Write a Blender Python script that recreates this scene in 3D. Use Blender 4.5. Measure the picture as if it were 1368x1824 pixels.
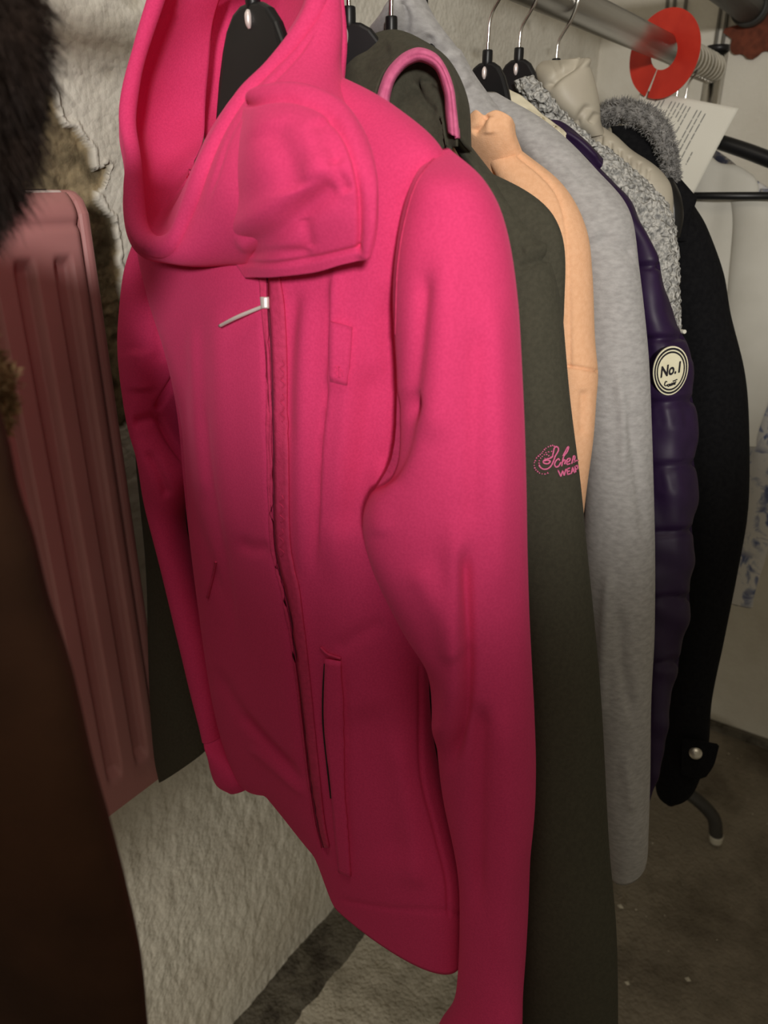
import bpy, bmesh, math, random
import numpy as np
from mathutils import Vector, Matrix, noise
from mathutils.bvhtree import BVHTree
random.seed(4); rng = np.random.default_rng(4)
for o in list(bpy.data.objects): bpy.data.objects.remove(o)
S = bpy.context.scene; COL = S.collection

# ------------------------------------------------------------------ camera
HGT = 1.6
PITCH, YAW, FPX = math.radians(23.4), math.radians(34.2), 1370.0
cp, sp, cy, sy = math.cos(PITCH), math.sin(PITCH), math.cos(YAW), math.sin(YAW)
CAM = np.array([0, 0, HGT])
FW = np.array([cp*cy, cp*sy, -sp]); RT = np.array([sy, -cy, 0.0]); UP = np.array([sp*cy, sp*sy, cp])
cd = bpy.data.cameras.new('camera'); cam = bpy.data.objects.new('camera', cd); COL.objects.link(cam)
cd.sensor_fit = 'VERTICAL'; cd.sensor_height = 24.0; cd.lens = FPX/1824*24.0; cd.clip_start = .01
cam.matrix_world = Matrix([[RT[0], UP[0], -FW[0], CAM[0]], [RT[1], UP[1], -FW[1], CAM[1]], [RT[2], UP[2], -FW[2], CAM[2]], [0, 0, 0, 1]])
cd.dof.use_dof = True; cd.dof.focus_distance = .70; cd.dof.aperture_fstop = cd.lens/3.2
S.camera = cam
# ------------------------------------------------------------------ world, lights, exposure
w = bpy.data.worlds.new('world'); S.world = w; w.use_nodes = True
w.node_tree.nodes['Background'].inputs[0].default_value = (1, .88, .66, 1)
w.node_tree.nodes['Background'].inputs[1].default_value = .225
def lamp(name, kind, loc, target, energy, col, **kw):
    l = bpy.data.lights.new(name, kind); l.energy = energy; l.color = col
    for k, v in kw.items(): setattr(l, k, v)
    o = bpy.data.objects.new(name, l); COL.objects.link(o); o.location = loc
    o.rotation_euler = (Vector(target)-Vector(loc)).to_track_quat('-Z', 'Y').to_euler()
    return o
lamp('room_spotlight', 'SPOT', (-1.18, -.98, HGT+.36), (.50, .13, HGT+.57), 150, (1, .96, .90),
     spot_size=math.radians(50), spot_blend=.40, shadow_soft_size=.09)
lamp('ceiling_panel', 'AREA', (-.05, .12, HGT+.92), (.35, .66, HGT-.3), 2.9, (1, .90, .76), size=.45)
lamp('low_fill', 'SPOT', (-.55, .30, .62), (.66, .72, .06), 18, (1, .93, .80), spot_size=math.radians(60), spot_blend=.7, shadow_soft_size=.06)  # unseen low fill, added to brighten the lower wall and floor
V = S.view_settings; V.view_transform = 'Standard'; V.look = 'None'; V.exposure = 0; V.gamma = 1; V.use_curve_mapping = False

# ------------------------------------------------------------------ measuring helpers (photo point -> place in the room)
def ray(px, py): return FW + RT*(px-684)/FPX + UP*(912-py)/FPX
def W(px, py, X):
    d = ray(px, py); return CAM + d*(X/d[0])
def WY(px, py, Y):
    d = ray(px, py); return CAM + d*(Y/d[1])
def WZ(px, py, z):
    d = ray(px, py); return CAM + d*((z-HGT)/d[2])
def proj(P):
    P = np.asarray(P, float)-CAM; dz = P@FW
    return np.stack([684+FPX*(P@RT)/dz, 912-FPX*(P@UP)/dz], -1)

# ------------------------------------------------------------------ materials
MATS = {}
def mat(name, base, rough=.9, dark=None, scale=30, stretch=(1, 1, 1), bump=.0, bscale=300, sheen=0, metal=0, contrast=(.35, .65),
        coat=0, spec=.3, detail=4, bdist=.002, trans=0, vor=False):
    if name in MATS: return MATS[name]
    m = bpy.data.materials.new(name); m.use_nodes = True; nt = m.node_tree; N = nt.nodes; L = nt.links
    b = N['Principled BSDF']; b.inputs['Roughness'].default_value = rough; b.inputs['Metallic'].default_value = metal
    b.inputs['Specular IOR Level'].default_value = spec; b.inputs['Base Color'].default_value = (*base, 1)
    b.inputs['Sheen Weight'].default_value = sheen; b.inputs['Sheen Roughness'].default_value = .5
    if sheen: b.inputs['Sheen Tint'].default_value = (*[min(1, c*1.3+.12) for c in base], 1)
    b.inputs['Coat Weight'].default_value = coat; b.inputs['Transmission Weight'].default_value = trans
    tc = N.new('ShaderNodeTexCoord'); mp = N.new('ShaderNodeMapping'); mp.inputs['Scale'].default_value = stretch
    L.new(tc.outputs['Object'], mp.inputs[0])
    if dark is not None:
        n = N.new('ShaderNodeTexNoise'); n.inputs['Scale'].default_value = scale; n.inputs['Detail'].default_value = detail
        L.new(mp.outputs[0], n.inputs['Vector'])
        r = N.new('ShaderNodeValToRGB'); r.color_ramp.elements[0].position = contrast[0]; r.color_ramp.elements[1].position = contrast[1]
        r.color_ramp.elements[0].color = (*dark, 1); r.color_ramp.elements[1].color = (*base, 1)
        L.new(n.outputs[0], r.inputs[0]); L.new(r.outputs[0], b.inputs['Base Color'])
    if bump:
        if vor: n2 = N.new('ShaderNodeTexVoronoi'); out = n2.outputs['Distance']
        else: n2 = N.new('ShaderNodeTexNoise'); n2.inputs['Detail'].default_value = 5; out = n2.outputs[0]
        n2.inputs['Scale'].default_value = bscale; L.new(mp.outputs[0], n2.inputs['Vector'])
        bp = N.new('ShaderNodeBump'); bp.inputs['Strength'].default_value = bump; bp.inputs['Distance'].default_value = bdist
        L.new(out, bp.inputs['Height']); L.new(bp.outputs[0], b.inputs['Normal'])
    MATS[name] = m; return m
PINK = mat('pink fleece', (.78, .058, .195), 1, (.71, .049, .17), 600, bump=.22, bscale=900, sheen=.25, spec=.1, bdist=.001)
PINKT = mat('pink zip tape', (.70, .05, .16), .8, (.60, .04, .13), 260, bump=.3, bscale=900, spec=.25)
PIPING = mat('light pink binding', (.70, .16, .32), .8, (.60, .12, .26), 200, bump=.2, bscale=900, sheen=.2)
THREAD = mat('pink thread', (.85, .22, .42), .6, (.70, .14, .30), 900, bump=.3, bscale=1500)
OLIVE = mat('olive sweatshirt', (.072, .068, .050), 1, (.060, .057, .042), 300, bump=.2, bscale=900, sheen=.15, spec=.1)
PEACH = mat('peach cotton', (.86, .50, .30), .95, (.80, .45, .26), 250, bump=.25, bscale=1000, sheen=.15, spec=.15)
GREYM = mat('grey heather jersey', (.47, .46, .46), .95, (.35, .34, .34), 130, (1, 1, 2.2), .25, 900, .15, contrast=(.30, .70), spec=.15, detail=8)
PURPLE = mat('purple satin', (.024, .009, .044), .5, (.019, .007, .036), 60, bump=.15, bscale=40, spec=.35)
CREAM = mat('cream satin lining', (.72, .66, .50), .45, (.66, .60, .45), 60, bump=.3, bscale=60, spec=.4)
BOUC = mat('grey boucle', (.56, .55, .52), 1, (.24, .24, .235), 190, bump=1, bscale=230, contrast=(.36, .60), bdist=.004, spec=.1, vor=True)
BEIGE = mat('beige nylon', (.46, .42, .34), .5, (.42, .38, .31), 30, bump=.12, bscale=40, spec=.4)
BLACKF = mat('black wool', (.007, .007, .008), .95, (.004, .004, .005), 200, bump=.2, bscale=800, spec=.15)
BLACKS = mat('black leather strap', (.008, .008, .009), .35, spec=.5)
FLEECE = mat('grey plush', (.30, .29, .28), 1, (.16, .155, .15), 120, spec=.1)
BPLAS = mat('black plastic', (.010, .010, .011), .38, (.007, .007, .008), 20, spec=.35)
CHROME = mat('chrome', (.78, .76, .72), .16, metal=1, dark=(.55, .54, .52), scale=14)
STEEL = mat('brushed steel tube', (.42, .41, .39), .30, (.26, .25, .24), 9, (.3, 5, 5), metal=1)
RED = mat('red plastic', (.62, .040, .022), .42, (.55, .03, .018), 40, spec=.4)
WHITEP = mat('white paper', (.74, .72, .64), .8, (.70, .68, .60), 8)
INK = mat('grey ink', (.10, .10, .10), .8)
RADI = mat('dusty pink enamel', (.52, .24, .235), .42, (.47, .21, .205), 6, spec=.4)
RADHI = mat('highlit enamel grille', (.72, .62, .58), .45, (.64, .52, .50), 30)  # bright top-edge highlight of the radiator put into the colour
DARKM = mat('dark gap', (.03, .02, .02), .9)
SUEDE = mat('brown suede', (.060, .026, .014), .95, (.036, .016, .009), 14, bump=.2, bscale=300, sheen=.12, spec=.1)
FURD = mat('dark brown fur', (.026, .014, .009), .8, (.013, .007, .005), 60, spec=.3)
SHEAR = mat('golden shearling', (.42, .29, .16), .95, (.16, .09, .045), 90, bump=.8, bscale=120, spec=.1, bdist=.004)
WHITEF = mat('off white cotton', (.60, .58, .52), .9, (.54, .52, .46), 12, bump=.1, bscale=500)
PIPE = mat('dark grey pipe paint', (.055, .052, .047), .5, (.035, .033, .030), 12, spec=.3)
RUST = mat('red brown paint patch', (.20, .055, .03), .9, (.12, .035, .02), 60)
STRIPE = mat('grey cable', (.16, .15, .13), .6)
TIP = mat('pale glide', (.60, .57, .48), .4)
FIL = mat('plaster crumb', (.62, .58, .47), .9, (.5, .46, .37), 50)
LOGOC = mat('cream patch', (.80, .76, .56), .8, (.74, .70, .50), 60, bump=.2, bscale=800)
LOGOB = mat('black patch thread', (.012, .010, .014), .7)
ZIPD = mat('deep pink zip coil', (.16, .012, .04), .7)
SILV = mat('bright zip metal', (.82, .72, .70), .35, metal=.35)
BRASS = mat('dull metal snap', (.52, .49, .42), .35, metal=.8)

def floral():
    m = mat('floral cotton', (.58, .57, .55), .9); nt = m.node_tree; N = nt.nodes; L = nt.links; b = N['Principled BSDF']
    tc = N.new('ShaderNodeTexCoord'); v = N.new('ShaderNodeTexVoronoi'); v.inputs['Scale'].default_value = 17
    n = N.new('ShaderNodeTexNoise'); n.inputs['Scale'].default_value = 26; n.inputs['Detail'].default_value = 5; n.inputs['Distortion'].default_value = 1.6
    L.new(tc.outputs['Object'], n.inputs[0]); L.new(tc.outputs['Object'], v.inputs[0])
    r = N.new('ShaderNodeValToRGB'); e = r.color_ramp.elements
    e[0].position = .40; e[0].color = (.11, .13, .24, 1); e[1].position = .54; e[1].color = (.60, .58, .55, 1)
    e2 = r.color_ramp.elements.new(.47); e2.color = (.27, .29, .38, 1)
    L.new(n.outputs[0], r.inputs[0])
    mx = N.new('ShaderNodeMix'); mx.data_type = 'RGBA'; mr = N.new('ShaderNodeMapRange'); mr.inputs[1].default_value = .45; mr.inputs[2].default_value = .75
    L.new(v.outputs['Distance'], mr.inputs[0]); L.new(mr.outputs[0], mx.inputs[0]); L.new(r.outputs[0], mx.inputs[6]); mx.inputs[7].default_value = (.60, .58, .55, 1)
    L.new(mx.outputs[2], b.inputs['Base Color']); return m
FLORAL = floral()

def plaster(name, c1, c2, c3, attr=True, sc=5.0, bstr=.5):
    m = bpy.data.materials.new(name); m.use_nodes = True; nt = m.node_tree; N = nt.nodes; L = nt.links; b = N['Principled BSDF']
    b.inputs['Roughness'].default_value = .8; b.inputs['Specular IOR Level'].default_value = .3
    tc = N.new('ShaderNodeTexCoord')
    n = N.new('ShaderNodeTexNoise'); n.inputs['Scale'].default_value = sc; n.inputs['Detail'].default_value = 9; n.inputs['Roughness'].default_value = .62
    L.new(tc.outputs['Object'], n.inputs[0])
    r = N.new('ShaderNodeValToRGB'); e = r.color_ramp.elements; e[0].position = .34; e[0].color = (*c2, 1); e[1].position = .56; e[1].color = (*c1, 1)
    L.new(n.outputs[0], r.inputs[0]); col = r.outputs[0]
    if attr:
        a = N.new('ShaderNodeAttribute'); a.attribute_name = 'bare'
        n3 = N.new('ShaderNodeTexNoise'); n3.inputs['Scale'].default_value = 34; n3.inputs['Detail'].default_value = 8
        L.new(tc.outputs['Object'], n3.inputs[0])
        r3 = N.new('ShaderNodeValToRGB'); e = r3.color_ramp.elements; e[0].position = .38; e[0].color = (*[c*.35 for c in c3], 1); e[1].position = .62; e[1].color = (*c3, 1)
        L.new(n3.outputs[0], r3.inputs[0])
        mx = N.new('ShaderNodeMix'); mx.data_type = 'RGBA'; L.new(a.outputs['Fac'], mx.inputs[0]); L.new(col, mx.inputs[6]); L.new(r3.outputs[0], mx.inputs[7]); col = mx.outputs[2]
    L.new(col, b.inputs['Base Color'])
    n2 = N.new('ShaderNodeTexNoise'); n2.inputs['Scale'].default_value = 60; n2.inputs['Detail'].default_value = 10
    L.new(tc.outputs['Object'], n2.inputs[0])
    n4 = N.new('ShaderNodeTexVoronoi'); n4.inputs['Scale'].default_value = 120; L.new(tc.outputs['Object'], n4.inputs[0])
    mm = N.new('ShaderNodeMath'); mm.operation = 'MULTIPLY_ADD'; mm.inputs[1].default_value = -.35; L.new(n4.outputs['Distance'], mm.inputs[0]); L.new(n2.outputs[0], mm.inputs[2])
    bp = N.new('ShaderNodeBump'); bp.inputs['Strength'].default_value = bstr; bp.inputs['Distance'].default_value = .007
    L.new(mm.outputs[0], bp.inputs['Height']); L.new(bp.outputs[0], b.inputs['Normal'])
    return m
PLAST = plaster('aged plaster', (.76, .73, .65), (.64, .60, .52), (.34, .27, .16), bstr=.45)
PLASTB = plaster('painted back wall', (.74, .71, .63), (.62, .58, .50), (.3, .25, .2), False, 2.5, .2)
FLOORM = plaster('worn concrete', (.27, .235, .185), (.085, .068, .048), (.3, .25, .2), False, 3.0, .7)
PALESTRIP = plaster('pale floor strip', (.62, .58, .49), (.34, .31, .25), (.3, .25, .2), False, 7.0, .8)
DARKSTRIP = plaster('dark base strip', (.17, .155, .125), (.06, .05, .04), (.3, .25, .2), False, 22, .9)

# ------------------------------------------------------------------ object helpers
ORG = {}
def thing(name, label, cat, loc=(0, 0, 0), group=None):
    o = bpy.data.objects.new(name, None); COL.objects.link(o); o.location = loc; o.empty_display_size = .03
    o['label'] = label; o['category'] = cat
    if group: o['group'] = group
    ORG[o.name] = np.array(loc, float); return o
def tag(o, label, cat, group=None):
    o['label'] = label; o['category'] = cat
    if group: o['group'] = group
    return o
def obj(name, verts, faces, m, parent=None, smooth=True, kind=None, label=None):
    org = ORG[parent.name] if parent else np.zeros(3)
    v = np.asarray(verts, float)-org
    me = bpy.data.meshes.new(name); me.from_pydata(v.tolist(), [], [list(map(int, f)) for f in faces]); me.update()
    if smooth: me.polygons.foreach_set('use_smooth', [True]*len(me.polygons))
    me.materials.append(m)
    o = bpy.data.objects.new(name, me); COL.objects.link(o)
    if parent: o.parent = parent
    ORG[o.name] = org
    if kind: o['kind'] = kind
    if label: o['label'] = label
    return o
def cat1(P, n):                      # Catmull-Rom through rows P (k, ...), n samples
    P = np.asarray(P, float); k = len(P)
    if k == 2:
        t = np.linspace(0, 1, n).reshape((-1,)+(1,)*(P.ndim-1)); return P[0]*(1-t)+P[1]*t
    Q = np.concatenate([[2*P[0]-P[1]], P, [2*P[-1]-P[-2]]])
    t = np.linspace(0, k-1-1e-9, n); i = t.astype(int); f = (t-i).reshape((-1,)+(1,)*(P.ndim-1))
    a, b, c, d = Q[i], Q[i+1], Q[i+2], Q[i+3]
    return .5*(2*b+(c-a)*f+(2*a-5*b+4*c-d)*f*f+(3*b-a-3*c+d)*f**3)
def gridfaces(nv, nu, closed):
    F = []; m = nu if closed else nu-1
    for j in range(nv-1):
        for i in range(m):
            i2 = (i+1) % nu; F.append((j*nu+i, j*nu+i2, (j+1)*nu+i2, (j+1)*nu+i))
    return F
def gnormals(G, closed):
    if closed: du = np.roll(G, -1, 1)-np.roll(G, 1, 1)
    else: du = np.gradient(G, axis=1)
    dv = np.gradient(G, axis=0); n = np.cross(du, dv)
    return n/np.maximum(np.linalg.norm(n, axis=2, keepdims=True), 1e-9)
def polydist(P, pts):                # distance and signed side to a photo polyline, taper along it
    pts = np.asarray(cat1(pts, max(12, 8*len(pts))) if len(pts) > 2 else pts, float)
    best = np.full(len(P), 1e9); side = np.zeros(len(P)); par = np.zeros(len(P)); n = len(pts)-1
    for i in range(n):
        a, b = pts[i], pts[i+1]; ab = b-a; L2 = max(ab@ab, 1e-9)
        t = np.clip(((P-a)@ab)/L2, 0, 1); q = P-(a+t[:, None]*ab); d = np.linalg.norm(q, axis=1)
        s = ab[0]*(P[:, 1]-a[1])-ab[1]*(P[:, 0]-a[0]); k = d < best
        best[k] = d[k]; side[k] = np.sign(s[k]); par[k] = (i+t[k])/n
    return best, side, par
def relief(G, closed, folds, wave=0, wf=(9, 9, 3), seed=0, flip=False):
    N = gnormals(G, closed); sh = G.shape
    c = G.mean(1, keepdims=True)
    if closed and ((G-c)*N).sum() < 0: N = -N
    if flip: N = -N
    if not closed and (N*(CAM-G)).sum() < 0: N = -N
    D = np.zeros(sh[:2]).ravel(); P = proj(G.reshape(-1, 3)); Nf = N.reshape(-1, 3)
    front = ((CAM-G.reshape(-1, 3))*Nf).sum(1) > -.02
    for f in folds:
        pts, wd, amp = f[:3]; kind = f[3] if len(f) > 3 else 'g'
        d, s, t = polydist(P, np.array(pts, float))
        tp = np.clip(np.minimum(t, 1-t)*6, 0, 1); tp = tp*tp*(3-2*tp)
        if len(f) > 4: tp = tp*0+1
        if kind == 'g': v = np.exp(-(d/wd)**2)
        elif kind == 's': v = np.exp(-d/wd)*(1/(1+np.exp(-s*d/1.6)))          # raised on the right-hand side of the line
        D += np.where(front, amp*v*tp, 0)
    if wave:
        r = np.random.default_rng(seed); Q = G.reshape(-1, 3)
        for k in range(7):
            kx, ky, kz = r.normal(size=3)*np.array(wf)*(1+k*.35); D += wave/(1+k*.5)*np.sin(Q@np.array([kx, ky, kz])+r.uniform(0, 6.28))
    return G + (N.reshape(-1, 3)*D[:, None]).reshape(sh)
def loft(rows, nu=72, nv=90, ex=1.0):
    """rows: (L, R, front, back) with L,R world points; closed elliptic sections, front bulges towards the aisle."""
    A = np.array([np.concatenate([r[0], r[1], [r[2], r[3]]]) for r in rows], float)
    A = cat1(A, nv); L, R, f, b = A[:, :3], A[:, 3:6], A[:, 6], A[:, 7]
    a = np.linspace(0, 2*np.pi, nu, endpoint=False)
    ch = R-L; n = np.stack([ch[:, 1], -ch[:, 0], 0*ch[:, 0]], -1); n /= np.linalg.norm(n, axis=1, keepdims=True)
    n = np.where((n@np.array([-1, -.25, 0]))[:, None] < 0, -n, n)
    ca, sa = np.cos(a), np.sin(a)
    ca = np.sign(ca)*np.abs(ca)**ex; sa2 = np.sign(sa)*np.abs(sa)**ex
    C = (L+R)/2
    return C[:, None]+ch[:, None]*.5*ca[None, :, None]+n[:, None]*(sa2[None, :]*np.where(sa[None, :] > 0, f[:, None], b[:, None]))[..., None]
def meshloft(name, G, m, parent, cap=(True, True), inset=.0, **kw):
    nv, nu = G.shape[:2]; Vv = G.reshape(-1, 3).tolist(); F = gridfaces(nv, nu, True)
    c = G.mean(1)
    for end, on in ((0, cap[0]), (nv-1, cap[1])):
        if on:
            k = len(Vv); base = end*nu; inn = G[end]*.85+c[end]*.15
            dirv = (c[1]-c[0]) if end == 0 else (c[-2]-c[-1]); dirv = dirv/max(np.linalg.norm(dirv), 1e-9)*inset
            Vv += (inn+dirv).tolist(); Vv.append((c[end]+dirv).tolist())
            for i in range(nu):
                i2 = (i+1) % nu; F.append((base+i, base+i2, k+i2, k+i)); F.append((k+i, k+i2, k+nu))
    o = obj(name, Vv, F, m, parent, **kw)
    bm = bmesh.new(); bm.from_mesh(o.data); bmesh.ops.recalc_face_normals(bm, faces=bm.faces); bm.to_mesh(o.data); bm.free()
    return o
def tubepath(P, r, nu=12, nv=60, squash=1.0, up=(0, 0, 1), samples=True):
    P = np.asarray(P, float); r = np.asarray(r, float)*np.ones(len(P))
    A = cat1(np.concatenate([P, r[:, None]], 1), nv) if samples else np.concatenate([P, r[:, None]], 1)
    P, r = A[:, :3], A[:, 3]
    T = np.gradient(P, axis=0); T /= np.maximum(np.linalg.norm(T, axis=1, keepdims=True), 1e-9)
    n = np.array(up, float)-T[0]*(T[0]@np.array(up, float))
    if np.linalg.norm(n) < 1e-3: n = np.cross(T[0], [1, 0, 0])
    out = []; a = np.linspace(0, 2*np.pi, nu, endpoint=False)
    for i in range(len(P)):
        n = n-T[i]*(n@T[i]); n /= max(np.linalg.norm(n), 1e-9); b = np.cross(T[i], n)
        out.append(P[i]+r[i]*(np.cos(a)[:, None]*n*squash+np.sin(a)[:, None]*b))
    return np.array(out)
def sheet(name, G, th, m, parent, folds=(), wave=0, wf=(9, 9, 3), seed=1, **kw):
    """open control grid -> cloth with thickness (two skins, closed rim)"""
    G = relief(G, False, folds, wave, wf, seed); N = gnormals(G, False)
    if (N*(CAM-G)).sum() < 0: N = -N
    nv, nu = G.shape[:2]; B = G-N*th
    Vv = np.concatenate([G.reshape(-1, 3), B.reshape(-1, 3)]); F = gridfaces(nv, nu, False); k = nv*nu
    F2 = [tuple(i+k for i in reversed(f)) for f in F]
    loop = [i for i in range(nu)]+[j*nu+nu-1 for j in range(1, nv)]+[(nv-1)*nu+i for i in range(nu-2, -1, -1)]+[j*nu for j in range(nv-2, 0, -1)]
    F3 = [(loop[i], loop[(i+1) % len(loop)], loop[(i+1) % len(loop)]+k, loop[i]+k) for i in range(len(loop))]
    o = obj(name, Vv, F+F2+F3, m, parent, **kw)
    bm = bmesh.new(); bm.from_mesh(o.data); bmesh.ops.recalc_face_normals(bm, faces=bm.faces); bm.to_mesh(o.data); bm.free()
    return o
def ctrl(rows, nv, nu):
    A = np.array([[W(*p) for p in r] for r in rows]); A = cat1(A, nv); return np.swapaxes(cat1(np.swapaxes(A, 0, 1), nu), 0, 1)
def bvh(o):
    org = ORG[o.name]; me = o.data
    return BVHTree.FromPolygons([Vector(np.array(v.co)+org) for v in me.vertices], [tuple(p.vertices) for p in me.polygons])
def on(tree, px, py, off=.001, fallback=.6):
    d = ray(px, py); d = d/np.linalg.norm(d); h = tree.ray_cast(Vector(CAM), Vector(d))
    if h[0] is None: return W(px, py, fallback)
    n = np.array(h[1]);
    if n@d > 0: n = -n
    return np.array(h[0])+n*off
def strokes(name, tree, lines, r, m, parent, off=.0006, nu=5, dens=6, fallback=.6, **kw):
    Vv, F = [], []
    for ln in lines:
        pts = cat1(np.array(ln, float), dens*len(ln)) if len(ln) > 2 else cat1(np.array(ln, float), 8)
        P = np.array([on(tree, a, b, off, fallback) for a, b in pts]); G = tubepath(P, r, nu, len(P), samples=False)
        k = len(Vv); Vv += G.reshape(-1, 3).tolist(); F += [tuple(i+k for i in f) for f in gridfaces(len(P), nu, True)]
        F += [tuple(k+i for i in range(nu)), tuple(k+(len(P)-1)*nu+i for i in range(nu))]
    return obj(name, Vv, F, m, parent, **kw)
def strip(name, tree, left, right, m, parent, off=.0015, th=.0015, n=60, fallback=.6, **kw):
    l = cat1(np.array(left, float), n); r = cat1(np.array(right, float), n)
    cols = 5; G = np.zeros((n, cols, 3))
    for j in range(n):
        for i in range(cols):
            p = l[j]*(1-i/(cols-1))+r[j]*i/(cols-1); G[j, i] = on(tree, p[0], p[1], off, fallback)
    return sheet(name, G, th, m, parent, **kw)
def box(c, s): 
    c = np.array(c, float); s = np.array(s, float)/2
    Vv = [c+s*np.array([x, y, z]) for x in (-1, 1) for y in (-1, 1) for z in (-1, 1)]
    return Vv, [(0, 1, 3, 2), (4, 6, 7, 5), (0, 4, 5, 1), (2, 3, 7, 6), (0, 2, 6, 4), (1, 5, 7, 3)]
def bevel(o, wdt=.002, seg=2):
    md = o.modifiers.new('bevel', 'BEVEL'); md.width = wdt; md.segments = seg; md.limit_method = 'ANGLE'; return o
def strands(name, P, N, length, width, m, parent, comb=(0, 0, -.5), jit=.45, **kw):
    Vv, F = [], []; comb = np.array(comb)
    for p, n in zip(P, N):
        d = n+comb+rng.normal(size=3)*jit; d /= np.linalg.norm(d); l = length*rng.uniform(.6, 1.25)
        s = np.cross(d, rng.normal(size=3)); s = s/np.linalg.norm(s)*width
        mid = p+d*l*.5; tip = p+d*l+comb*l*.35+rng.normal(size=3)*l*.1
        k = len(Vv); Vv += [p-s, p+s, mid+s*.8, mid-s*.8, tip]; F += [(k, k+1, k+2, k+3), (k+3, k+2, k+4)]
    return obj(name, Vv, F, m, parent, **kw)
def pick(G, n, closed=True):
    N = gnormals(G, closed); c = G.mean(1, keepdims=True)
    if ((G-c)*N).sum() < 0: N = -N
    i = rng.integers(0, G.shape[0], n); j = rng.integers(0, G.shape[1], n); return G[i, j], N[i, j]
def R2(l, r, f, b, fit=True):
    """one section: seen edges at photo points l, r; the ellipse is narrowed so that its outline meets them"""
    l, r = list(l), list(r); l0, r0 = l[0], r[0]; a = np.linspace(0, 2*np.pi, 48, endpoint=False)
    for _ in range(7 if fit else 0):
        L, R = W(*l), W(*r); ch = R-L; n = np.array([ch[1], -ch[0], 0]); n /= np.linalg.norm(n)
        if n@np.array([-1, -.25, 0]) < 0: n = -n
        sa = np.sin(a); E = (L+R)/2+ch*.5*np.cos(a)[:, None]+n*(sa*np.where(sa > 0, f, b))[:, None]
        x = proj(E)[:, 0]; dl, dr = l0-x.min(), r0-x.max()
        l[0] += .8*dl; r[0] += .8*dr
        if r[0]-l[0] < 10: m = (l[0]+r[0])/2; l[0], r[0] = m-5, m+5; f *= .8; b *= .8
    return (W(*l), W(*r), f, b)

# ------------------------------------------------------------------ the room
WALLY, BACKX = .83, 2.22
nx, nz = 440, 430
xs = np.linspace(-1.2, BACKX, nx); xs = np.interp(np.linspace(0, 1, nx), [0, .12, .82, 1], [-1.2, .25, 1.0, BACKX]); zs = np.interp(np.linspace(0, 1, nz), [0, .22, .88, 1], [0, 1.1, 2.0, 2.6])
bare_poly = [(30, 100), (77, 142), (90, 184), (115, 221), (134, 227), (157, 276), (170, 300), (199, 300), (184, 330), (169, 345), (180, 365), (207, 395), (212, 470), (235, 600), (240, 760), (0, 760), (-100, 300), (0, 120)]
bp3 = np.array([WY(a, b, WALLY)[[0, 2]] for a, b in bare_poly])
def inside(x, z, poly):
    c = False; j = len(poly)-1
    for i in range(len(poly)):
        if (poly[i, 1] > z) != (poly[j, 1] > z) and x < (poly[j, 0]-poly[i, 0])*(z-poly[i, 1])/(poly[j, 1]-poly[i, 1])+poly[i, 0]: c = not c
        j = i
    return c
Vv, bare = [], []
for z in zs:
    for x in xs:
        v = Vector((x*3, z*3, 0)); d = noise.fractal(v*1.3, 1, 2, 4)*.006
        v2 = Vector((x*22, z*22, 3)); n1 = noise.noise(v2); n2 = noise.noise(v2*2.3)
        ins = inside(x+n1*.010+n2*.006, z+n2*.010, bp3)
        hole = max(0, noise.noise(Vector((x*26, z*26, 9)))-.42)*.05 if 1.0 < z < 2.2 else 0
        rough = noise.fractal(Vector((x*40, z*55, 7)), .8, 2.2, 5)
        if ins: d += .007+rough*.0045
        elif inside(x+n1*.010+n2*.006-.007, z+n2*.010-.004, bp3): d += -.0035+rough*.0012
        else:
            d += rough*.0014+hole*.25
            if z < .95: d += rough*.0016*min(1, (.95-z)*4)
        Vv.append((x, WALLY+d, z)); bare.append(1.0 if ins else min(1, hole*30))
wl = obj('wall_left', Vv, gridfaces(nz, nx, False), PLAST, kind='structure')
at = wl.data.attributes.new('bare', 'FLOAT', 'POINT'); at.data.foreach_set('value', bare)
G = np.array([[(BACKX+noise.fractal(Vector((y*2, z*2, 5)), 1, 2, 3)*.006, y, z) for y in np.linspace(WALLY+.05, -2.2, 60)] for z in np.linspace(0, 2.6, 60)])
obj('wall_back', G.reshape(-1, 3), gridfaces(60, 60, False), PLASTB, kind='structure')
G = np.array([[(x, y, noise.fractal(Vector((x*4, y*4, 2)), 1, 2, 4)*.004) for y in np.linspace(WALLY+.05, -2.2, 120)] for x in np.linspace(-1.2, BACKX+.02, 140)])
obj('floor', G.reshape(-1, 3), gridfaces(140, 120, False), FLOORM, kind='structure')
v, f = box((.54, -.7, 2.63), (3.6, 3.2, .06)); obj('ceiling', v, f, PLASTB, smooth=False, kind='structure')
# rough dark strip along the foot of the wall
G = np.array([[(x, y, (.016+noise.fractal(Vector((x*14, y*14, 4)), 1, 2, 4)*.006)*min(1, (y-.715)*40+.05)) for y in np.linspace(.72, WALLY+.01, 14)] for x in np.linspace(-1.2, BACKX, 260)])
obj('trim_1', G.reshape(-1, 3), gridfaces(260, 14, False), DARKSTRIP, kind='structure')
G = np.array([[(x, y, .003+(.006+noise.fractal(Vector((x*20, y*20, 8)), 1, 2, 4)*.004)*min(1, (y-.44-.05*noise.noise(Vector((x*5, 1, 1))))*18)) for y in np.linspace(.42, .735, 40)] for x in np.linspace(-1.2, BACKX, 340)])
obj('trim_2', G.reshape(-1, 3), gridfaces(340, 40, False), PALESTRIP, kind='structure')  # paler raised strip on the floor beside the wall
# grey painted base along the back wall
v, f = box((BACKX-.008, -.7, .014), (.016, 2.98, .028)); obj('baseboard_back', v, f, DARKSTRIP, smooth=False, kind='structure')
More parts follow.
